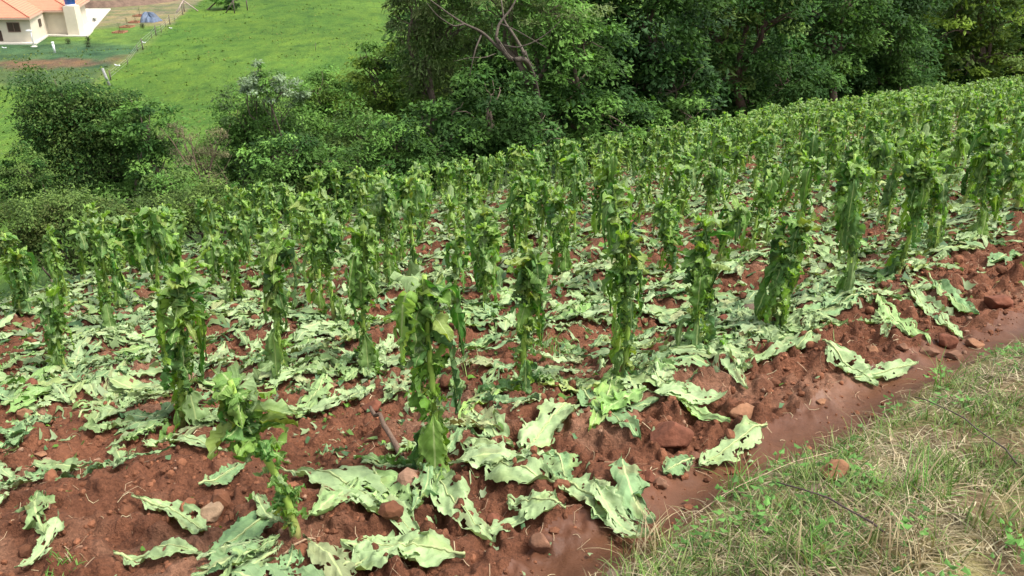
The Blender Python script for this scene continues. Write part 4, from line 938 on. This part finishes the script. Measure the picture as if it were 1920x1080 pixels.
# tufts over the pasture and the yard
nb = 60000; X = rg.uniform(-75, 10, nb); Y = 42 * (150 / 42) ** rg.random(nb); zz = ground(X, Y, False); n0 = fbm(X * .35, Y * .6, 171, 4)
fx_ = np.interp(Y, [60, 77, 84, 91.4, 100.4, 109.4, 120, 136, 200], [-31.5, -36.6, -37.8, -38.6, -40.6, -42.3, -44.5, -47.2, -60])
ok = (zz < -12.9) & (rg.random(nb) < .7 * sstep(.42, .68, n0) + .04) & ((X > fx_) | (Y < 92)) & (np.abs(X) < Y * .68 + 2); X, Y, zz = X[ok], Y[ok], zz[ok]; n = len(X)
L = rg.uniform(.12, .34, n); c = np.array([(.068, .125, .021), (.10, .155, .026), (.060, .112, .024), (.12, .155, .035)])[rg.integers(0, 4, n)] * rg.uniform(.8, 1.2, (n, 1))
V, F, C2 = kites(X, Y, zz - .02, rg.random(n) * 6.28, rg.uniform(.1, .7, n), L, L * rg.uniform(.5, 1.1, n), c)
tag(mk('pasture_tufts', V, F, M['grass'], Cc=C2, smooth=False), 'uneven grass tufts over the bright pasture', 'grass', kind='stuff')
# undergrowth on the steep strip between the crop and the valley
nb = 330000; X = rg.uniform(-34, 55, nb); Y = rg.uniform(8, 75, nb); se = s_edge(X, Y)
ok = (se > .9) & (se < 23) & (np.abs(X) < Y * .68 + 2) & (rg.random(nb) < np.clip(22 / Y, .15, 1)); X, Y, se = X[ok], Y[ok], se[ok]; n = len(X)
hh = (.35 + 1.3 * fbm(X * .45, Y * .45, 181, 4)) * sstep(.6, 3, se); Z = ground(X, Y, False) + hh * rg.random(n) ** .5
L = rg.uniform(.06, .17, n) * (.7 + Y / 50); c = np.array([(.030, .075, .018), (.055, .115, .026), (.075, .135, .032), (.09, .13, .035)])[np.clip((fbm(X * .3, Y * .3, 183, 3) * 4.4).astype(int), 0, 3)] * rg.uniform(.7, 1.3, (n, 1))
V, F, C2 = kites(X, Y, Z, rg.random(n) * 6.28, rg.normal(-.2, .5, n), L, L * rg.uniform(.4, .7, n), c)
tag(mk('undergrowth', V, F, M['crown'], Cc=C2, smooth=False), 'tangled green undergrowth between the tobacco edge and the trees', 'undergrowth', kind='stuff')
# gnarled bare branches in front of the wood
def px_limbs(name, lab, cat, D, base_px, segs, colr, group=None):
    q = at_y(base_px[0], base_px[1], D); base = np.array([q[0], D, float(ground(q[0], D))]); o = MB()
    for pts, r0, r1 in segs:
        P = np.array([at_y(a, b, D + (c if c else 0)) for a, b, c in pts]); t = np.linspace(0, 1, len(P)); tt = np.linspace(0, 1, len(P) * 4)
        Q = np.stack([np.interp(tt, t, P[:, k]) for k in range(3)], 1); Q[1:-1] = (Q[:-2] + 2 * Q[1:-1] + Q[2:]) / 4; Q[1:-1] = (Q[:-2] + 2 * Q[1:-1] + Q[2:]) / 4
        V, F = tube(Q - base, np.linspace(r0, r1, len(Q)), 7); o.add(V, F, np.array(colr) * rg.uniform(.8, 1.25))
    ob = thing(name, tuple(base), lab, cat, group); o.build('trunk', M['bark'], ob); return ob
px_limbs('gnarled_tree', 'gnarled old trunk with curved bare branches showing before the wood at top centre', 'tree', 19.0, (1010, 200), [
    ([(1040, 420, 3.2), (1020, 260, 2.6), (1003, 150, 1.4), (985, 108, 0), (960, 114, 0), (940, 92, 0), (930, 70, 0)], .085, .04),
    ([(940, 95, 0), (905, 60, 0), (870, 45, -.2), (840, 25, -.3), (800, -5, -.5)], .038, .012),
    ([(930, 70, 0), (935, 45, .1), (960, 15, .2), (975, -20, .3)], .035, .015),
    ([(985, 105, 0), (975, 85, .1), (960, 60, .1), (945, 40, .3), (940, 0, .4)], .04, .014),
    ([(903, 64, 0), (892, 90, -.3), (886, 115, -.4), (880, 145, -.4)], .022, .008),
    ([(935, 75, 0), (950, 98, -.3), (963, 115, -.3)], .02, .007),
    ([(945, 85, 0), (970, 90, -.3), (1000, 80, -.3), (1030, 60, -.3), (1050, 40, -.3)], .02, .006),
    ([(985, 95, 0), (990, 110, -.3), (1005, 132, -.4)], .016, .006),
    ([(930, 100, 0), (910, 108, -.3), (880, 108, -.4), (850, 115, -.5)], .012, .004),
    ([(870, 45, -.2), (850, 50, -.4), (820, 30, -.5), (800, 5, -.5)], .02, .006),
    ([(940, 45, .1), (965, 55, -.2), (1000, 75, -.4), (1025, 90, -.4)], .014, .005)], (.085, .07, .055))
px_limbs('bare_bush', 'leafless reddish-brown bush between the left tree and the green shrubs', 'shrub', 20.5, (375, 320), [
    ([(400, 430, 0), (380, 350, 0), (365, 300, 0), (355, 250, 0)], .03, .008), ([(385, 370, 0), (395, 310, .2), (410, 270, .2), (415, 240, .2)], .022, .006),
    ([(372, 330, 0), (345, 300, -.2), (320, 260, -.2), (300, 240, -.2)], .018, .005), ([(395, 310, .2), (400, 280, .3), (385, 245, .3)], .012, .004),
    ([(365, 300, 0), (350, 280, 0), (340, 235, 0)], .01, .004), ([(410, 270, .2), (425, 255, .2), (432, 232, .2)], .01, .003), ([(380, 350, 0), (420, 320, 0), (435, 290, 0)], .012, .004),
    ([(425, 395, -.6), (405, 350, -.6), (385, 318, -.6), (372, 300, -.6)], .012, .004), ([(418, 380, -.6), (428, 340, -.6), (402, 300, -.6)], .01, .003),
    ([(360, 290, 0), (372, 262, 0), (376, 240, 0)], .008, .003), ([(330, 275, 0), (335, 255, 0), (325, 232, 0)], .008, .003)], (.16, .11, .08))

T('dry_bush', 'brownish dry shrub with thin faded leaves between the left tree and the green shrubs', 'shrub', [(345, 270, 34, 34), (375, 310, 44, 40), (405, 265, 28, 30), (330, 240, 20, 18)], 20.9, 5, [(.15, .14, .075), (.13, .13, .06), (.10, .15, .045)], .7, 385, seed=60, tr=.03, aspect=.3)
# ------------------------------------------------------------------ house and yard
GZ = -13.4
mw = simple('cream_plaster', (.58, .52, .41), .85, 1.2, .06); mcon = simple('concrete_apron', (.50, .47, .40), .9, .8, .1)
def mat_roof():
    m, n, l, bs = newmat('clay_roof_tiles'); tc = n.new('ShaderNodeTexCoord'); sp = n.new('ShaderNodeSeparateXYZ'); l.new(tc.outputs['Object'], sp.inputs[0])
    fr = math_(n, l, 'FRACT', math_(n, l, 'MULTIPLY', sp.outputs[2], 8.2)); f = noise(n, l, 3, 4); f2 = noise(n, l, 14, 3)
    c = mix(n, l, (.44, .165, .09), (.55, .245, .145), f); c = mix(n, l, c, ramp(n, l, f2, [(.3, .85), (.7, 1.12)]), 1, 'MULTIPLY')
    c = mix(n, l, c, (.30, .11, .07), math_(n, l, 'MULTIPLY', ramp(n, l, fr, [(.0, 1), (.2, 1), (.3, 0), (1, 0)]), .75))
    l.new(c, bs.inputs['Base Color']); bs.inputs['Roughness'].default_value = .8; bump(n, l, bs, fr, .05); return m
mroof = mat_roof(); mdk = simple('dark_window', (.06, .035, .03), .25, 3, .1); mtrim = simple('eave_board', (.5, .33, .24), .7, 3, .1)
house = thing('house', (-60, 103, GZ), 'pale cream single-storey house with orange tile roof in the upper left corner', 'house')
def hpart(name, V, F, mat, parent=house, sm=False):
    return mk(name, np.asarray(V) - np.array([-60, 103, GZ]), F, mat, parent, smooth=sm)
mb = MB(); mb.add(*prism([(-74, 95.2), (-51.9, 95.2), (-53.2, 101.0), (-50.3, 101.0), (-52.7, 110), (-74, 110)], GZ - .3, GZ + 2.62)); V, F, _, _ = mb.arrays(); wall = hpart('wall', V, F, mw)
mb = MB(); mb.add(*prism([(-75, 94.2), (-51.2, 94.2), (-52.7, 99.9), (-48.0, 99.4), (-49.2, 103.4), (-52.2, 111), (-75, 111)], GZ - .3, GZ + .14)); V, F, _, _ = mb.arrays(); hpart('terrace', V, F, mcon)
def hip(x0, x1, y0, y1, z, s, th=.12):
    hw = min(x1 - x0, y1 - y0) / 2; a = (x0 + hw, x1 - hw) if x1 - x0 > y1 - y0 else ((x0 + x1) / 2,) * 2; b = (y0 + hw, y1 - hw) if y1 - y0 > x1 - x0 else ((y0 + y1) / 2,) * 2
    V = [(x0, y0, z), (x1, y0, z), (x1, y1, z), (x0, y1, z), (a[0], b[0], z + hw * s), (a[1], b[1], z + hw * s)]
    V += [(x0, y0, z - th), (x1, y0, z - th), (x1, y1, z - th), (x0, y1, z - th)]
    if x1 - x0 > y1 - y0: Fq = [(0, 1, 5, 4), (2, 3, 4, 5)]; Ft = [(1, 2, 5), (3, 0, 4)]
    else: Fq = [(1, 2, 5, 4), (3, 0, 4, 5)]; Ft = [(0, 1, 4), (2, 3, 5)]
    Fq += [(6, 7, 1, 0), (7, 8, 2, 1), (8, 9, 3, 2), (9, 6, 0, 3), (9, 8, 7, 6)]
    V = np.array(V, float); V[:, 0] -= .27 * (V[:, 1] - y0)
    return V, [np.array(Fq), np.array(Ft)]
for args in ((-76, -51.4, 94.4, 109.0, GZ + 2.78, .40), (-76, -49.6, 100.3, 111.0, GZ + 2.80, .40)):
    V, F = hip(*args); roof = hpart('roof', V, F, mroof)
    x0, x1, y0, y1, z, s = args; hw = (y1 - y0) / 2
    mbx = MB()
    sh = .27 * (y1 - y0)
    for P0, P1 in (((x1, y0, z), (x1 - hw - sh / 2, y0 + hw, z + hw * s)), ((x1 - sh, y1, z), (x1 - hw - sh / 2, y0 + hw, z + hw * s))):
        Vr, Fr = tube(np.linspace(P0, P1, 12) + np.array([0, 0, .03]), .09, 6); mbx.add(Vr, Fr)
    Vr, Fr, _, _ = mbx.arrays(); mk('ridge_tiles', Vr - np.array([-60, 103, GZ]), Fr, simple('ridge_tile', (.48, .17, .10), .8, 5, .2), roof)
    V, F = box(x0, x1 + .03, y0 - .04, y0 - .01, z - .22, z - .02); mk('eave_board', V - np.array([-60, 103, GZ]), F, mtrim, roof, smooth=False)
    V, F = box(x1 + .01, x1 + .05, y0, y1, z - .22, z - .02); V[:, 0] -= .27 * (V[:, 1] - y0); mk('eave_board', V - np.array([-60, 103, GZ]), F, mtrim, roof, smooth=False)
def window(px0, py0, px1, py1, y, nm='window'):
    A = at_y(px0, py1, y); B = at_y(px1, py0, y); x0, x1, z0, z1 = A[0], B[0], A[2], B[2]
    V, F = box(x0, x1, y - .03, y + .05, z0, z1); o = hpart(nm, V, F, mdk)
    if nm == 'window':
        fr = MB(); e = .07
        for q in (box(x0 - e, x1 + e, y - .06, y - .031, z1, z1 + e), box(x0 - e, x1 + e, y - .06, y - .031, z0 - e, z0), box(x0 - e, x0, y - .06, y - .031, z0, z1), box(x1, x1 + e, y - .06, y - .031, z0, z1), box((x0 + x1) / 2 - .025, (x0 + x1) / 2 + .025, y - .055, y - .032, z0, z1)): fr.add(*q)
        V, F, _, _ = fr.arrays(); mk('window_frame', V - np.array([-60, 103, GZ]), F, simple('window_frame_paint', (.2, .12, .09), .5), o, smooth=False)
window(17, 43, 35, 59, 95.2)
window(-12, 57, 2, 77, 95.2, 'door')
V, F = box(-.03, .03, -.45, .45, -.45, .35); a = math.atan2(-1.3, 5.8); 
V = V @ np.array([[math.cos(-a), -math.sin(-a), 0], [math.sin(-a), math.cos(-a), 0], [0, 0, 1]]).T * 1.0 + np.array([-52.62, 98.6, GZ + 1.75]); hpart('window', V, F, mdk)
tw0 = at_y(136, 66, 100.6); 
V, F = box(-50.5, -49.2, 100.1, 101.4, GZ - .2, GZ + 3.25); hpart('tank_tower', V, F, mw)
mblue = simple('blue_plastic', (.03, .10, .42), .35, 2, .08); mwh = simple('white_plastic', (.75, .77, .78), .5, 2, .05)
tank = thing('water_tank', (-49.87, 100.75, GZ + 3.25), 'round blue water tank standing on the cream tower beside the orange roof', 'water tank')
def lathe(prof, k=24):
    th = np.arange(k) * 2 * np.pi / k; P = np.array(prof, float); V = np.stack([P[:, 0][:, None] * np.cos(th), P[:, 0][:, None] * np.sin(th), np.repeat(P[:, 1][:, None], k, 1)], -1).reshape(-1, 3)
    n = len(P); i = np.arange(n - 1)[:, None] * k; j = np.arange(k)[None]; j2 = (j + 1) % k
    return V, np.stack([i + j, i + j2, i + k + j2, i + k + j], -1).reshape(-1, 4)
V, F = lathe([(0, .16), (.5, .16), (.54, .2), (.6, .85), (.62, .86), (.62, .92), (.5, 1.0), (.15, 1.1), (0, 1.1)]); mk('body', V, F, mblue, tank)
V, F = lathe([(0, .01), (.56, .01), (.58, .08), (.57, .158), (0, .158)]); mk('base_ring', V, F, mwh, tank)
# driveway and yard slabs
def slab(poly, z, th, nm, m):
    V, F = prism(poly, z - th, z); tag(mk(nm, V, F, m, smooth=False), kind='structure')
slab([(-49.4, 103.6), (-56, 124.3), (-63, 124.3), (-63, 111.6), (-53.3, 111.6), (-50.6, 103.6)], GZ + .10, .3, 'driveway', mcon)
# terrace of earth behind the yard
bl = [at_y(*q) for q in ()]
V = []; base = [(-75, 126), (-59.4, 125.6), (-56.6, 126), (-53.0, 129), (-49.5, 136), (-46, 146)]; n = len(base)
B = np.array(base, float); V = np.concatenate([np.c_[B, np.full(n, GZ - .2)], np.c_[B + np.array([-.5, .9]), np.full(n, GZ + 1.0) * 1.0 - np.linspace(0, .7, n) ** 2]])
j = np.arange(n - 1); F = np.stack([j, j + 1, j + 1 + n, j + n], -1)
tag(mk('earth_embankment', V, F, simple('dark_earth', (.13, .085, .06), .95, 1.5, .35, .1)), kind='structure')
Vt = np.concatenate([V[n:], V[n:] + np.array([-30, 60, 1.5])]); F = np.stack([j, j + 1, j + 1 + n, j + n], -1)
tag(mk('upper_pasture', Vt, F, simple('pasture', (.11, .16, .045), .9, .5, .2)), kind='structure')
# lamp post, pipe
def up_post(name, lab, cat, px, pyb, pyt, r, mat, head=None, group=None, y=None):
    P = on_ground(px, pyb, True) if y is None else at_y(px, pyb, y); h = at_y(px, pyt, P[1])[2] - P[2]
    return P, h
P, h = up_post('', '', '', 64, 88, 58, .05, None)
lp = thing('lamp_post', tuple(P), 'slim white lamp post on a round foot in front of the pale house', 'lamp post')
V, F = tube([(0, 0, 0), (0, 0, h)], .055, 10); mk('pole', V, F, simple('galvanised_pole', (.45, .47, .48), .5), lp)
V, F = lathe([(0, .0), (.32, 0), (.32, .08), (.12, .14), (0, .14)]); mk('foot', V, F, mcon, lp)
V, F = box(-.42, .1, -.12, .12, h - .02, h + .1); mk('lamp_head', V, F, mwh, lp, smooth=False)
P = on_ground(103, 99); pp = thing('white_pipe', tuple(P), 'short thick white plastic pipe standing upright in the grass below the lamp post', 'pipe')
V, F = tube([(0, 0, 0), (-.02, 0, 1.05)], .11, 14); mk('tube', V, F, mwh, pp); V, F = lathe([(.112, .95), (.135, .95), (.135, 1.09), (0, 1.09)], 14); mk('cap', V + np.array([-.02, 0, 0]), F, mwh, pp)
# wire fence
fpx = [(208, 150, 132), (240, 122, 108), (268, 93, 72), (258, 96, 84), (285, 72, 58), (293, 67, 48), (303, 61, 46), (311, 51, 38), (319, 46, 28), (328, 40, 30), (343, 28, 8)]
fb = on_ground(268, 93); fence = thing('wire_fence', tuple(fb), 'thin wire fence with dark posts between the yard and the bright pasture', 'fence')
mpost = simple('weathered_post', (.10, .08, .065), .9); tops = []
for px_, pb, pt in fpx:
    P = on_ground(px_, pb, False); h = max(.7, at_y(px_, pt, P[1])[2] - P[2]); thick = .055 if pb - pt > 16 else .03
    V, F = tube([P - fb - np.array([0, 0, .2]), P - fb + np.array([0, 0, h])], thick, 6); mk('post', V, F, mpost, fence); tops.append((P[1], P, h))
tops.sort(key=lambda q: q[0]); mb = MB()
for hz in (.35, .7, 1.0):
    for (y0, A, h0), (y1, Bq, h1) in zip(tops[:-1], tops[1:]):
        V, F = tube([A - fb + np.array([0, 0, hz * h0 * .9]), Bq - fb + np.array([0, 0, hz * h1 * .9])], .008, 4); mb.add(V, F)
V, F, _, _ = mb.arrays(); mk('wire', V, F, simple('wire', (.3, .3, .3), .5), fence)
P = on_ground(206, 160, False); h = at_y(196, 128, P[1])[2] - P[2]; V, F = tube([(0, 0, -.2), (-.35, 0, h)], [.13, .11], 9); tag(mk('leaning_post', V, F, simple('grey_wood', (.24, .24, .23), .9), loc=tuple(P)), 'thick grey wooden post leaning at the near end of the wire fence', 'post')
P = on_ground(346, 22, False); br = thing('fence_brace', tuple(P), 'braced corner post of the fence with slanting poles at the top border', 'fence brace')
mbr = simple('brace_wood', (.30, .24, .20), .9)
for a, b in (((0, 0, -.2), (0, 0, 2.4)), ((0, 0, 1.5), (1.7, .5, .0)), ((0, 0, 1.4), (-.7, -1.2, 0))):
    V, F = tube([a, b], .09, 7); mk('pole', V, F, mbr, br)
P = on_ground(440, 25, False); br = thing('gate_frame', tuple(P), 'dark braced wooden frame beside the small round tree at the top border', 'fence brace')
for a, b in (((0, 0, -.2), (0, 0, 2.3)), ((0, 0, 1.6), (-1.3, .3, .0)), ((.9, 3, -.2), (.9, 3, 1.9)), ((0, 0, 1.7), (.9, 3, 1.6))):
    V, F = tube([a, b], .08, 7); mk('pole', V, F, mpost, br)
T('small_tree', 'small dark round tree on the pasture at the top border beside the braced frame', 'tree', [(424, 2, 20, 16), (420, -12, 22, 18)], 124, 5, G1 + G2, 2.6, 424, seed=40, tr=.1)
P = on_ground(592, 95, False); V, F = tube([(0, 0, 0), (.03, 0, .8)], .025, 6); tag(mk('stake', V, F, mpost, loc=tuple(P)), 'single thin stake standing alone in the bright pasture', 'stake')
# tarp heap
P = on_ground(283, 40, False); k = 48; th = np.linspace(0, 2 * np.pi, k, endpoint=False); rr = np.linspace(0, 1, 26)
TH, RR = np.meshgrid(th, rr); hgt = .85 * (1 - RR ** 2.6) * (1 + .3 * np.sin(TH * 2 + .5)) + .10 * np.sin(TH * 9 + RR * 3) * RR * (1 - RR) * 4 + .12 * (fbm(RR * np.cos(TH) * 4 + 9, RR * np.sin(TH) * 4 + 9, 3, 4) - .5) * (1 - RR)
ro = RR * (1 + .12 * np.sin(TH * 5) + .08 * np.sin(TH * 11)); V = np.stack([1.25 * ro * np.cos(TH) - .2 * hgt, 1.3 * ro * np.sin(TH), np.maximum(hgt, 0) + .02], -1).reshape(-1, 3)
i = np.arange(25)[:, None] * k; j = np.arange(k)[None]; F = np.stack([i + j, i + (j + 1) % k, i + k + (j + 1) % k, i + k + j], -1).reshape(-1, 4)
tag(mk('tarp_heap', V, F, simple('blue_grey_tarp', (.06, .085, .13), .6, 2.5, .6, .05), loc=tuple(P)), 'heap covered with a crumpled blue-grey tarpaulin beside the brick tree borders', 'tarpaulin')
# brick borders
mbrk = simple('red_brick', (.30, .13, .075), .9, 9, .3)
for q, (px_, py_) in enumerate([(225, 61), (239, 51), (254, 42), (262, 30)]):
    P = on_ground(px_, py_, False); nm = ['nearest of the four brick borders, on the open grass', 'second brick border from the house terrace side', 'third brick border, just in front of the tarpaulin heap', 'farthest brick border, half behind the tarpaulin heap'][q]
    b = MB()
    for s in range(4):
        for k in range(5):
            a = -.56 + k * .24; x, y = [(a, -.62), (.62, a), (a + .16, .62), (-.62, a + .16)][s]; dx, dy = ((.10, .06) if s in (0, 2) else (.06, .10))
            b.add(*box(x - dx, x + dx, y - dy, y + dy, -.1, .12 + .04 * rg.random()))
    V, F, _, _ = b.arrays(); o = mk('brick_border', V, F, mbrk, loc=tuple(P), smooth=False); o.rotation_euler = (0, 0, rg.uniform(-.3, .3)); tag(o, nm, 'brick border', 'brick borders round saplings')
    s = MB(); s.add(*tube([(0, 0, 0), (.02, 0, .5), (0, .02, 1.0)], [.03, .02, .012], 6), np.array([.12, .09, .06]))
    a = rg.random(40) * 6.28; rr_ = rg.uniform(.02, .22, 40); s.add(*kites(rr_ * np.cos(a), rr_ * np.sin(a), rg.uniform(.5, 1.1, 40), a, rg.normal(0, .4, 40), np.full(40, .13), np.full(40, .06), np.tile([.06, .09, .03], (40, 1))))
    tag(s.build('sapling', M['crown'], loc=tuple(P), smooth=False), 'thin young sapling inside the ' + nm.split(',')[0], 'sapling', 'saplings in brick borders')
# scraps and little shrubs
for px_, py_, dx, lab in ((270, 81, .3, 'white plastic scrap by the middle of the wire fence'), (220, 124, .4, 'bent white plastic piece near the leaning grey post'), (320, 54, .28, 'small white scrap in the grass at the far part of the fence'), (8, 91, .4, 'pale scrap on the grass at the left border below the house')):
    P = on_ground(px_, py_, False); t = np.linspace(-1, 1, 7); V, F = tube(np.c_[t * dx * .8, -t * .2, .06 + .06 * t ** 2], .05, 6); tag(mk('plastic_scrap', V, F, mwh, loc=tuple(P)), lab, 'scrap', 'white scraps in the yard')
for px_, py_, lab in ((128, 82, 'low dark bush on the grass in front of the tank tower'), (166, 77, 'tiny dark bush right of the house terrace corner'), (166, 88, 'tiny dark bush below the one at the terrace corner'), (268, 53, 'little dark green bush between the brick borders and the fence'), (178, 42, 'small brown bush at the driveway corner')):
    P = on_ground(px_, py_, False); n = 160; d = norm(rg.normal(0, 1, (n, 3))); r = rg.random(n) ** .4 * .3; Q = d * r[:, None]
    mb = MB(); mb.add(*kites(Q[:, 0], Q[:, 1], Q[:, 2] * 1.2 + .3, rg.random(n) * 6.28, rg.normal(0, .5, n), np.full(n, .14), np.full(n, .08), np.tile([.045, .065, .028], (n, 1)))); mb.add(*tube([(0, 0, -.1), (0, 0, .4)], .03, 5), np.array([.1, .07, .05]))
    tag(mb.build('small_bush', M['crown'], loc=tuple(P), smooth=False), lab, 'bush', 'little bushes in the yard')
print('objects', len(bpy.data.objects), 'polys', sum(len(m.polygons) for m in bpy.data.meshes))
